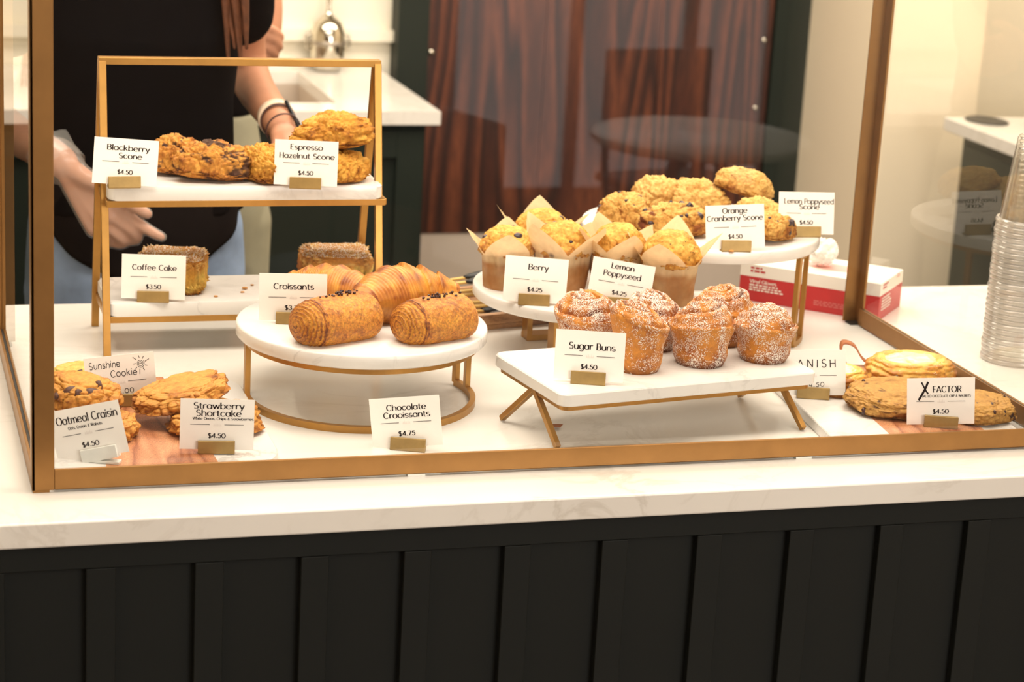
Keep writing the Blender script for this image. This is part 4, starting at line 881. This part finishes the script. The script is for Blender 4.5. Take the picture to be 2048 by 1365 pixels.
def lines(n, x, z, w, h, M, mat, seed):
    r = random.Random(seed); g = G()
    for k in range(n):
        q = x
        while q < x+w*(.75+.25*r.random()):
            e = q+.003+.006*r.random(); g.add([M @ Vector(p) for p in ((q, z-k*h*1.7, 0), (e, z-k*h*1.7, 0), (e, z-k*h*1.7+h, 0), (q, z-k*h*1.7+h, 0))], [(0, 1, 2, 3)]); q = e+.0018
    return g.obj('printed_lines', mat, t)
lines(3, -.101, .0265, .058, .0024, Fm, 'box_white', 1); lines(3, .010, .017, .085, .0018, Fm, 'box_red_print', 2)
lines(2, -.101, .0545, .025, .0032, Fm, 'red_card', 3)
Em = Matrix.Translation((bl+.0003, 0, 0)) @ Matrix.Rotation(math.pi/2, 4, 'Z') @ Matrix.Rotation(math.pi/2, 4, 'X')
lines(5, -.050, .034, .055, .0028, Em, 'box_white', 4); lines(2, -.050, .056, .024, .0030, Em, 'red_card', 5); lines(2, .025, .060, .020, .0026, Em, 'box_pink_print', 6)
N, F = ico(5); V = N*(1+.55*fbm(N*1.8+4, 4)+.35*np.abs(fbm(N*3.3, 3)))[:, None]*np.array([.021, .018, .019]); V[:, 2] -= V[:, 2].min()
o = npmesh('crumpled_glove', V, F, 'tissue', None); o.location = (1.3230, .7560, bh+.0006); tag(o, 'crumpled white vinyl glove pulled up out of the red box', 'glove')
g = G(); ring = [(.010+.015*math.cos(a), 0.004*math.sin(2*a), .028+.016*math.sin(a)) for a in [k*2*math.pi/28 for k in range(29)]]; g.tube(ring, .0028, 8); q = g.obj('cuff', 'tissue', o, True)

# stack of clear cups
def cup_mesh():
    g = G(); h = .132
    pr = [(0, h-.004), (.028, h-.004), (.030, h), (.032, h-.003)]+[(.032+(.0455-.032)*k/9, (h-.003)*(1-k/9)+.010*k/9) for k in range(1, 10)]
    pr += [(.0465, .008), (.0492, .0068), (.0500, .0035), (.0492, .0005), (.0478, .0)]
    g.lathe(pr, 48); return g
def rim_mesh():
    return G().lathe([(.0462, .0085), (.0495, .0080), (.0508, .0045), (.0500, .0010), (.0480, .0004), (.0474, .004), (.0462, .0085)], 48)
cupo = None
for k in range(28):
    z = k*.0078
    if cupo is None: cupo = cup_mesh().obj('plastic_cup', 'cup_plastic', None, True); c = cupo; rim0 = rim_mesh().obj('rim', 'rim_plastic', cupo, True)
    else:
        c = cupo.copy(); SC.collection.objects.link(c); q = rim0.copy(); SC.collection.objects.link(q); q.parent = c
    c.location = (1.4900+.0007*math.sin(k*1.7), .4060+.0006*math.cos(k*2.3), z); c.rotation_euler = (0, 0, k*.7)
    tag(c, 'clear plastic cup, one of the upside down stack right of the case' if 0 < k < 27 else ('bottom cup of the upside down clear stack' if k == 0 else 'topmost cup of the upside down clear stack'), 'cup', 'stack of clear plastic cups')

# wooden tray with tongs
t = thing('wooden_tray', 'wooden tray holding black and gold tongs behind the marble stands', 'tray', (.745, .735, 0), math.radians(15))
G().box((-.17, -.085, 0), (.17, .085, .008)).obj('tray_base', 'oak_tray', t, bevel=.001)
for a, b in (((-.17, -.085, .008), (.17, -.073, .024)), ((-.17, .073, .008), (.17, .085, .024)), ((-.17, -.073, .008), (-.158, .073, .024)), ((.158, -.073, .008), (.17, .073, .024))): G().box(a, b).obj('tray_rim', 'oak_tray', t, bevel=.0012)
def tongs(label, loc, rz, tilt, L=.20):
    t = thing('tongs', label, 'tongs', loc, math.radians(rz), 'tongs in the wooden tray'); M = Matrix.Rotation(math.radians(-tilt), 4, 'Y')
    for s in (-1, 1):
        g = G(); a = M @ Vector((-L/2, s*.003, .004)); b = M @ Vector((L/2-.05, s*.014, .004)); g.bar(a, b, .0085, .0035, M @ Vector((0, 0, 1))); ar = g.obj('arm', 'pale_gold', t, bevel=.0006)
        g = G(); N3, F3 = ico(3); Vt = [M @ Vector((p[0]*.032+L/2-.025, p[1]*.013+s*.015, p[2]*.006+.005)) for p in N3]; g.add(Vt, F3); g.obj('tip', 'black_plastic', ar, True)
    g = G(); g.tube([M @ Vector((-L/2, -.004, .004)), M @ Vector((-L/2-.006, 0, .004)), M @ Vector((-L/2, .004, .004))], .003, 8); g.obj('hinge', 'stand_gold', t, True)
tongs('black tipped gold tongs leaning highest on the tray, tip up beside the muffins', (.668, .770, .036), -8, 9, .22)
tongs('gold tongs lying across the back of the tray behind the others', (.700, .764, .0225), 6, 1, .27)
tongs('gold tongs in the middle of the tray, arms running under the muffin stand', (.700, .724, .0145), 6, .5, .26)
tongs('gold tongs nearest the front rim of the tray, black tips showing', (.708, .692, .0088), 10, 0, .17)

# back counter
bc = G(); y0, y1 = 2.575, YB-.002; sx0, sx1, sy0, sy1 = .36, .925, 2.695, 3.175
for a, b in (((-2.19, y0, -.032), (sx0, y1, 0)), ((sx1, y0, -.032), (1.155, y1, 0)), ((sx0, y0, -.032), (sx1, sy0, 0)), ((sx0, sy1, -.032), (sx1, y1, 0))): bc.box(a, b)
tag(bc.obj('rear_worktop', 'quartz'), 'long white worktop along the back wall, its corner ending left of the walnut door', 'worktop')
s = thing('sink', 'undermounted pale grey sink set into the rear worktop', 'sink', (.6425, 2.935, -.032)); o = Vector((.6425, 2.935, -.032))
g = G(); a, b = Vector((sx0, sy0, -.20))-o, Vector((sx1, sy1, -.032))-o
g.add([(a.x, a.y, b.z), (b.x, a.y, b.z), (b.x, b.y, b.z), (a.x, b.y, b.z), (a.x, a.y, a.z), (b.x, a.y, a.z), (b.x, b.y, a.z), (a.x, b.y, a.z)], [(4, 5, 6, 7), (0, 4, 7, 3), (1, 2, 6, 5), (0, 1, 5, 4), (3, 7, 6, 2)]); g.obj('basin', 'kick_grey', s)
bcab = thing('rear_cabinet', 'dark green shaker cabinets under the rear worktop', 'cabinet', (-.5, 2.9, FLOOR))
boxT(bcab, 'carcass', (-2.18, 2.612, FLOOR), (sx0-.03, YB-.01, -.033), 'cabinet_green', 0); boxT(bcab, 'carcass', (sx1+.02, 2.612, FLOOR), (1.128, YB-.01, -.033), 'cabinet_green', 0); boxT(bcab, 'carcass', (sx0-.03, 2.612, FLOOR), (sx1+.02, YB-.01, -.22), 'cabinet_green', 0); boxT(bcab, 'fascia', (sx0-.03, 2.612, -.22), (sx1+.02, 2.64, -.033), 'cabinet_green', 0)
for k in range(6):
    x0 = 1.125-(k+1)*.55; x1 = x0+.544; o = Vector(bcab.location)
    d = G(); f = .065
    for a, b in (((x0, 2.590, FLOOR+.1), (x0+f, 2.612, -.05)), ((x1-f, 2.590, FLOOR+.1), (x1, 2.612, -.05)), ((x0+f, 2.590, -.05-f), (x1-f, 2.612, -.05)), ((x0+f, 2.590, FLOOR+.1), (x1-f, 2.612, FLOOR+.1+f)), ((x0+f, 2.602, FLOOR+.1+f), (x1-f, 2.612, -.05-f))): d.box(Vector(a)-o, Vector(b)-o)
    d.obj('cabinet_door', 'cabinet_green', bcab, bevel=.001)
struct(G().box((-2.19, YB-.03, .075), (1.188, YB-.001, .105)).obj('trim_3', 'white_wall'))
# polished jug by the wall
t = thing('metal_jug', 'polished metal jug with a thin neck at the back of the rear worktop', 'jug', (1.0050, 3.195, 0))
g = G(); g.lathe([(0, 0), (.030, 0), (.036, .004), (.044, .03), (.0475, .065), (.046, .10), (.036, .128), (.020, .142), (.009, .150), (.006, .165), (.006, .30), (0, .301)], 48); g.obj('body', 'chrome', t, True)
for s in (-1, 1): G().tube([(s*.044, 0, .098), (s*.056, 0, .095), (s*.058, 0, .075), (s*.056, 0, .058), (s*.046, 0, .055)], .0035, 8).obj('lug', 'chrome', t, True)
G().lathe([(.0474, .072), (.0492, .074), (.0492, .080), (.0474, .082)], 48).obj('belt', 'steel', t, True)
# things at the far left of the rear worktop
t = thing('white_carton', 'white carton with a dark photo print at the far left of the rear worktop', 'carton', (.090, 2.74, 0), math.radians(-6))
G().box((-.11, -.08, 0), (.085, .08, .052)).obj('carton_body', 'box_white', t, bevel=.001); G().box((-.10, -.0808, .004), (.035, -.08, .036)).obj('printed_panel', 'apron_cloth', t)
for k in range(3):
    o = G().tube([(0, 0, .0), (.006-.004*k, .002, .085)], .004, 8).obj('stir_stick', 'leather'); o.location = (.198+.011*k, 2.90, 0); tag(o, 'brown stick standing upright on the rear worktop by the frame post', 'stick', 'brown sticks by the carton')
# right side counter with a dark machine
tag(G().box((2.470, 1.45, -.034), (XR-.002, 2.535, 0)).obj('side_worktop', 'quartz', bevel=.003), 'white worktop of the side counter at the far right', 'worktop')
t = thing('side_cabinet', 'dark cabinet under the worktop at the far right', 'cabinet', (2.9, 2.0, FLOOR)); boxT(t, 'carcass', (2.512, 1.49, FLOOR), (XR-.004, 2.50, -.035), 'cabinet_green')
boxT(t, 'side_panel', (2.500, 1.52, FLOOR+.12), (2.512, 2.47, -.06), 'cabinet_green')
t = thing('coffee_grinder', 'black rounded machine on the far right worktop', 'machine', (2.690, 2.340, 0))
g = G(); g.lathe([(0, 0), (.078, 0), (.082, .006), (.076, .05), (.060, .095), (.045, .12), (.04, .22), (.075, .30), (.078, .36), (0, .365)], 40); g.obj('machine_body', 'black_plastic', t, True)
G().box((-.03, -.10, .02), (.03, -.07, .04)).obj('switch', 'steel', t, bevel=.002)
o = G().lathe([(0, 0), (.05, 0), (.052, .002), (.05, .004), (0, .004)], 32, (0, 0, 0), Matrix.Diagonal((1.0, 1.3, 1))).obj('tamping_mat', 'black_plastic'); o.location = (2.555, 2.470, 0); tag(o, 'flat dark mat on the corner of the far right worktop', 'mat')

# ---------------------------------------------------------------- cafe side, seen only as reflections in the glass
t = thing('cafe_table', 'round white cafe table mirrored in the front glass', 'table', (2.10, -3.25, FLOOR))
G().lathe([(0, .722), (.30, .722), (.312, .730), (.312, .744), (.305, .75), (0, .75)], 64).obj('table_top', 'table_white', t, True).modifiers.new('n', 'EDGE_SPLIT').split_angle = .9
for k in range(4):
    a = k*math.pi/2+.4; G().tube([(.05*math.cos(a), .05*math.sin(a), .72), (.24*math.cos(a), .24*math.sin(a), 0)], [.02, .014], 12).obj('leg', 'chair_wood', t, True)
def chair(label, loc, rz):
    t = thing('cafe_chair', label, 'chair', loc, math.radians(rz), 'dark chairs on the cafe side')
    G().box((-.21, -.21, .43), (.21, .21, .46)).obj('seat', 'chair_dark', t, bevel=.012); G().box((-.20, .185, .62), (.20, .205, .86)).obj('backrest', 'chair_dark', t, bevel=.01)
    for sx in (-1, 1):
        for sy in (-1, 1): G().tube([(sx*.18, sy*.18, .43), (sx*.20, sy*.20, 0)], [.016, .012], 10).obj('leg', 'chair_wood', t, True)
        G().tube([(sx*.18, .195, .45), (sx*.18, .205, .84)], .013, 10).obj('back_post', 'chair_wood', t, True)
chair('dark cafe chair left of the round table in the glass reflection', (1.50, -3.05, FLOOR), 70); chair('dark cafe chair beyond the round table in the glass reflection', (2.35, -4.0, FLOOR), 170); chair('dark cafe chair standing alone near the case in the reflection', (.95, -2.9, FLOOR), -120)

# ---------------------------------------------------------------- people
def remeshed(g, name, mat, parent, vox, smooth=6, solid=0):
    me = bpy.data.meshes.new(name); me.from_pydata([tuple(v) for v in g.v], [], g.f); me.update()
    o = bpy.data.objects.new(name, me); SC.collection.objects.link(o)
    m = o.modifiers.new('r', 'REMESH'); m.mode = 'VOXEL'; m.voxel_size = vox; m.use_smooth_shade = True
    m = o.modifiers.new('s', 'SMOOTH'); m.factor = .5; m.iterations = smooth
    dg = bpy.context.evaluated_depsgraph_get(); dg.update(); m2 = bpy.data.meshes.new_from_object(o.evaluated_get(dg))
    o.modifiers.clear(); o.data = m2; bpy.data.meshes.remove(me); m2.name = name
    m2.materials.clear(); m2.materials.append(MATS[mat]); m2.polygons.foreach_set('use_smooth', [True]*len(m2.polygons))
    o.parent = parent; return o
def hand(g, W_, fingers, r=.0088):
    """wrist, then five chains: (mcp, pip, dip, tip)"""
    for k, ch in enumerate(fingers):
        q = r*(1.12 if k == 0 else (.86 if k == 4 else 1.0))
        g.limb([W_, ch[0]], [.0185, .0135], 14, 4); g.limb(ch, [q*1.15, q*1.05, q*.98, q*.82][:len(ch)], 14, 5)
def mid(a, b, t): return Vector(a).lerp(Vector(b), t)
def body(c, hw, arms, z0=FLOOR, lean=0.0):
    """c = (x, y) of the pelvis; arms = two (shoulder, elbow, wrist, fingers)"""
    g = G(); x, y = c
    tor = [((x, y, -.16), hw*1.10, .118), ((x, y, -.05), hw*1.16, .122), ((x, y, .04), hw*1.12, .116), ((x, y-.004, .14), hw*.98, .100), ((x, y-.008, .25), hw*.95, .100), ((x, y-.012, .36), hw*1.02, .112), ((x, y-.006, .45), hw*1.02, .105), ((x, y, .515), hw*.92, .085), ((x, y+.004, .555), hw*.50, .062), ((x, y, .62), .052, .055)]
    g.loft(tor)
    hd = Vector((x, y-.012, .735)); N3, F3 = ico(4)
    g.add([hd+Vector((p[0]*.074*(1-.18*max(0, -p[2])), p[1]*.094, p[2]*.112)) for p in N3], F3); g.limb([hd+Vector((0, -.088, .012)), hd+Vector((0, -.104, -.018))], [.008, .012], 12, 3)
    for s in (-1, 1): g.limb([hd+Vector((s*.075, .008, .016)), hd+Vector((s*.074, .006, -.022))], [.013, .010], 10, 3); g.limb([hd+Vector((s*.014, -.086, -.052)), hd+Vector((0, -.091, -.053))], [.007, .008], 10, 2)
    g.limb([(x, y-.002, .50), hd+Vector((0, 0, -.05))], [.056, .050], 18, 4)
    for s in (-1, 1):
        g.limb([(x+s*hw*.58, y, -.08), (x+s*hw*.56, y-.012, -.30), (x+s*hw*.54, y-.006, -.46), (x+s*hw*.54, y+.012, -.62), (x+s*hw*.54, y+.02, z0+.07)], [.092, .074, .056, .054, .036], 22, 6)
        g.limb([(x+s*hw*.54, y+.04, z0+.04), (x+s*hw*.58, y-.15, z0+.028)], [.036, .030], 14, 4)
    for sh, el, wr, fg in arms:
        g.limb([mid((x, y, sh[2]+.01), sh, .55), sh, el, wr], [.062, .050, .038, .026], 20, 8); hand(g, Vector(wr), fg)
    return g, hd, tor
def face(t, hd):
    N3, F3 = ico(3)
    for s in (-1, 1):
        e = npmesh('eye', N3*.0115+np.array(hd)+np.array([s*.029, -.079, .008]), F3, 'eye_white', t); npmesh('iris', N3*np.array([.0058, .003, .0058])+np.array(hd)+np.array([s*.029, -.0895, .008]), F3, 'iris', e)
        G().limb([hd+Vector((s*.016, -.086, .026)), hd+Vector((s*.042, -.078, .027))], [.003, .002], 8, 3).obj('eyebrow', 'hair', t, True)
    G().limb([hd+Vector((-.022, -.082, -.052)), hd+Vector((0, -.092, -.054)), hd+Vector((.022, -.082, -.052))], [.002, .005, .002], 10, 3).obj('lips', 'lip', t, True)
def hair(t, hd, locks):
    N3, F3 = ico(5); P = []
    for p in N3:
        k = 1.10+.03*math.sin(p[0]*40+p[1]*20); q = Vector((p[0]*.076*k, p[1]*.096*k+.008, p[2]*.114*k+.006))
        if p[1] < -.35 and p[2] < .52: q *= .80
        P.append(hd+q)
    G().add(P, F3).obj('hair', 'hair', t, True)
    for pts, r in locks: G().limb(pts, r, 12, 8, .6).obj('hair_lock', 'hair', t, True)
# the person reaching behind the case
p1 = thing('person', 'person in black shirt and pale jeans, gloved hand reaching down behind the case', 'person', (0, 0, 0))
WR = Vector((.128, 1.050, .180)); WLf = Vector((.489, 1.120, .232))
RF = [[Vector(p) for p in ch] for ch in (((.166, 1.008, .160), (.208, .985, .138), (.236, .978, .122), (.254, .974, .112)), ((.205, 1.005, .122), (.238, .990, .096), (.258, .981, .083), (.276, .975, .074)), ((.200, 1.004, .102), (.236, .992, .078), (.238, 1.000, .064), (.222, 1.010, .062)), ((.189, 1.010, .088), (.218, 1.000, .066), (.216, 1.010, .055), (.202, 1.018, .056)), ((.176, 1.020, .078), (.198, 1.014, .062), (.194, 1.024, .054), (.184, 1.030, .056)))]
LF = [[Vector(p) for p in ch] for ch in (((.480, 1.082, .215), (.474, 1.050, .196), (.480, 1.030, .180), (.490, 1.018, .172)), ((.492, 1.050, .200), (.492, 1.014, .182), (.497, .996, .166), (.500, .988, .152)), ((.505, 1.054, .200), (.508, 1.016, .180), (.511, 1.000, .162), (.510, .995, .148)), ((.517, 1.060, .198), (.522, 1.026, .178), (.523, 1.012, .160), (.520, 1.008, .147)), ((.527, 1.070, .194), (.533, 1.042, .178), (.534, 1.030, .164), (.531, 1.026, .153)))]
arms1 = [((.105, 1.270, .500), (.020, 1.330, .245), WR, RF), ((.432, 1.280, .500), (.478, 1.385, .285), WLf, LF)]
PC = (.272, 1.262); HW = .157
bg, hd, tor = body(PC, HW, arms1); remeshed(bg, 'body', 'skin', p1, .0042, 4); face(p1, hd)
lk = [([hd+Vector((-.074, 0, 0)), (.165, 1.27, .60), (.155, 1.31, .45)], [.026, .028, .014])]
for k in range(7):
    u = k/6; lk.append(([hd+Vector((.068+.008*u, -.015+.03*u, .0)), (.366+.032*u, 1.212+.01*u, .605), (.392+.030*u, 1.150-.006*(k % 2), .51), (.398+.032*u, 1.136+.005*(k % 3), .43), (.404+.030*u+.004*(k % 2), 1.134, .335+.03*((k*3) % 4)/3)], [.018, .015, .0105, .009, .0035]))
hair(p1, hd, lk)
sg = G(); sg.loft([((c[0], c[1], c[2]), rx+.011, ry+.011) for c, rx, ry in [((PC[0], PC[1], .062), HW*1.11, .116)]+tor[3:9]])
for sh, el, wr, fg in arms1: sg.limb([mid((PC[0], PC[1], sh[2]+.01), sh, .55), sh, mid(sh, el, .52)], [.072, .064, .060], 22, 8)
remeshed(sg, 'shirt', 'black_shirt', p1, .006, 6)
jg = G(); jg.loft([((c[0], c[1], c[2]), rx+.006, ry+.006) for c, rx, ry in tor[:3]]+[((PC[0], PC[1], .07), HW*1.06+.006, .112)])
for s in (-1, 1): jg.limb([(PC[0]+s*HW*.58, PC[1], -.08), (PC[0]+s*HW*.56, PC[1]-.012, -.30), (PC[0]+s*HW*.54, PC[1]-.006, -.46), (PC[0]+s*HW*.54, PC[1]+.012, -.62), (PC[0]+s*HW*.54, PC[1]+.02, FLOOR+.10)], [.100, .088, .076, .072, .068], 24, 6)
remeshed(jg, 'jeans', 'denim', p1, .007, 5)
for s in (-1, 1): G().limb([(PC[0]+s*HW*.54, PC[1]+.05, FLOOR+.042), (PC[0]+s*HW*.58, PC[1]-.16, FLOOR+.036)], [.042, .036], 18, 5).obj('shoe', 'black_plastic', p1, True)
ag = G(); na, nz = 40, 16; vs = []
for j in range(nz+1):
    for i in range(na+1):
        a = math.radians(-172+164*i/na); k = abs(i/na-.5)*2; zb = -.045+.165*k**1.6; z = .150+(zb-.150)*j/nz
        q = .016+.004*math.sin(i*.9+j*.25)*(j/nz); w_ = HW*(1.0+.13*min(1, max(0, (.15-z)/.12))); d_ = .103+.018*min(1, max(0, (.15-z)/.12))
        vs.append((PC[0]+(w_+q)*math.cos(a), PC[1]+(d_+q)*math.sin(a), z))
ag.add(vs, [(j*(na+1)+i, j*(na+1)+i+1, (j+1)*(na+1)+i+1, (j+1)*(na+1)+i) for j in range(nz) for i in range(na)])
ap = ag.obj('apron', 'apron_cloth', p1, True); m = ap.modifiers.new('s', 'SOLIDIFY'); m.thickness = .002
gg = G(); Rg = [[Vector(p)+(Vector(p)-Vector((.19, 1.005, .09)))*.01 for p in ch] for ch in RF]
for k, ch in enumerate(Rg):
    gg.limb([WR, ch[0]], [.0225, .0165], 14, 4); gg.limb(ch, [.0118, .0110, .0104, .0092], 14, 5)
ax = (WR-Vector((.020, 1.330, .245))).normalized(); gg.limb([WR-ax*.018, WR+ax*.02], [.034, .029], 24, 3)
gl = remeshed(gg, 'glove', 'glove_film', p1, .0040, 3)
cu = []
for k, (r, d) in enumerate(((.030, .020), (.0335, .006), (.036, -.012), (.039, -.030), (.0405, -.042))):
    for i in range(28):
        a = i*2*math.pi/28; x_ = ax.orthogonal().normalized(); y_ = ax.cross(x_); rr = r*(1+.07*math.sin(a*5+k)+.04*math.sin(a*9-k)); cu.append(WR+ax*d+(x_*math.cos(a)+y_*math.sin(a))*rr)
G().add(cu, [(k*28+i, k*28+(i+1) % 28, (k+1)*28+(i+1) % 28, (k+1)*28+i) for k in range(4) for i in range(28)]).obj('cuff', 'glove_film', gl, True)
axl = (WLf-Vector((.478, 1.385, .285))).normalized()
def band(name, d, r, wid, mat, tl=0.0):
    x_ = axl.orthogonal().normalized(); y_ = axl.cross(x_); g = G(); vs = []
    for k in range(2):
        for i in range(32):
            a = i*2*math.pi/32; vs.append(WLf+axl*(d+(k-.5)*wid+tl*math.sin(a))+(x_*math.cos(a)+y_*math.sin(a))*r)
    g.add(vs, [(i, (i+1) % 32, 32+(i+1) % 32, 32+i) for i in range(32)]); o = g.obj(name, mat, p1, True); m = o.modifiers.new('s', 'SOLIDIFY'); m.thickness = .002; return o
band('wrist_band', -.022, .0315, .018, 'band_pale'); band('bracelet', -.006, .0300, .003, 'band_dark', .004); band('bracelet', .030, .0300, .003, 'band_dark', -.003)
o = G().tube([(.500, 1.125, .268), (.528, 1.065, .205)], .0032, 10).obj('pen', 'black_plastic', None, True); tag(o, 'thin dark pen at the person\'s braceleted wrist behind the top shelf', 'pen')
# a second person, almost hidden behind the first
p2 = thing('person', 'person in khaki trousers almost hidden behind the one in black', 'person', (0, 0, 0))
P2 = (.432, 1.790); H2 = .128
R2 = [[Vector(p) for p in ch] for ch in (((.520, 1.660, .330), (.545, 1.655, .345), (.560, 1.655, .350), (.570, 1.660, .350)), ((.545, 1.668, .318), (.572, 1.668, .314), (.588, 1.674, .304), (.596, 1.684, .296)), ((.545, 1.668, .302), (.574, 1.668, .296), (.588, 1.674, .284), (.594, 1.686, .276)), ((.543, 1.670, .286), (.570, 1.670, .276), (.582, 1.678, .264), (.586, 1.690, .258)), ((.540, 1.674, .272), (.562, 1.674, .258), (.572, 1.682, .248), (.575, 1.692, .244)))]
L2 = [[Vector(p)+Vector((-.27, .03, -.01)) for p in ch] for ch in R2]
L2 = [[Vector((.60-p.x, p.y, p.z)) for p in ch] for ch in L2]
arms2 = [((.300, 1.790, .470), (.262, 1.720, .255), (.480, 1.664, .296), R2), ((.548, 1.795, .470), (.552, 1.730, .270), (.345, 1.690, .285), L2)]
bg, hd2, tor2 = body(P2, H2, arms2); remeshed(bg, 'body', 'skin', p2, .0045, 4); face(p2, hd2); hair(p2, hd2, [])
sg = G(); sg.loft([((c[0], c[1], c[2]), rx+.009, ry+.009) for c, rx, ry in tor2[3:9]])
for sh, el, wr, fg in arms2: sg.limb([mid((P2[0], P2[1], sh[2]+.01), sh, .55), sh, mid(sh, el, .5)], [.066, .056, .052], 22, 8)
remeshed(sg, 'shirt', 'black_shirt', p2, .007, 5)
jg = G(); jg.loft([((c[0], c[1], c[2]), rx+.008, ry+.008) for c, rx, ry in tor2[:4]])
for s in (-1, 1): jg.limb([(P2[0]+s*H2*.58, P2[1], -.08), (P2[0]+s*H2*.58, P2[1]-.01, -.30), (P2[0]+s*H2*.56, P2[1], -.46), (P2[0]+s*H2*.54, P2[1]+.012, -.62), (P2[0]+s*H2*.54, P2[1]+.02, FLOOR+.09)], [.098, .090, .080, .076, .070], 24, 6)
remeshed(jg, 'trousers', 'khaki', p2, .007, 5)
for s in (-1, 1): G().limb([(P2[0]+s*H2*.54, P2[1]+.05, FLOOR+.042), (P2[0]+s*H2*.58, P2[1]-.16, FLOOR+.036)], [.042, .036], 18, 5).obj('shoe', 'black_plastic', p2, True)
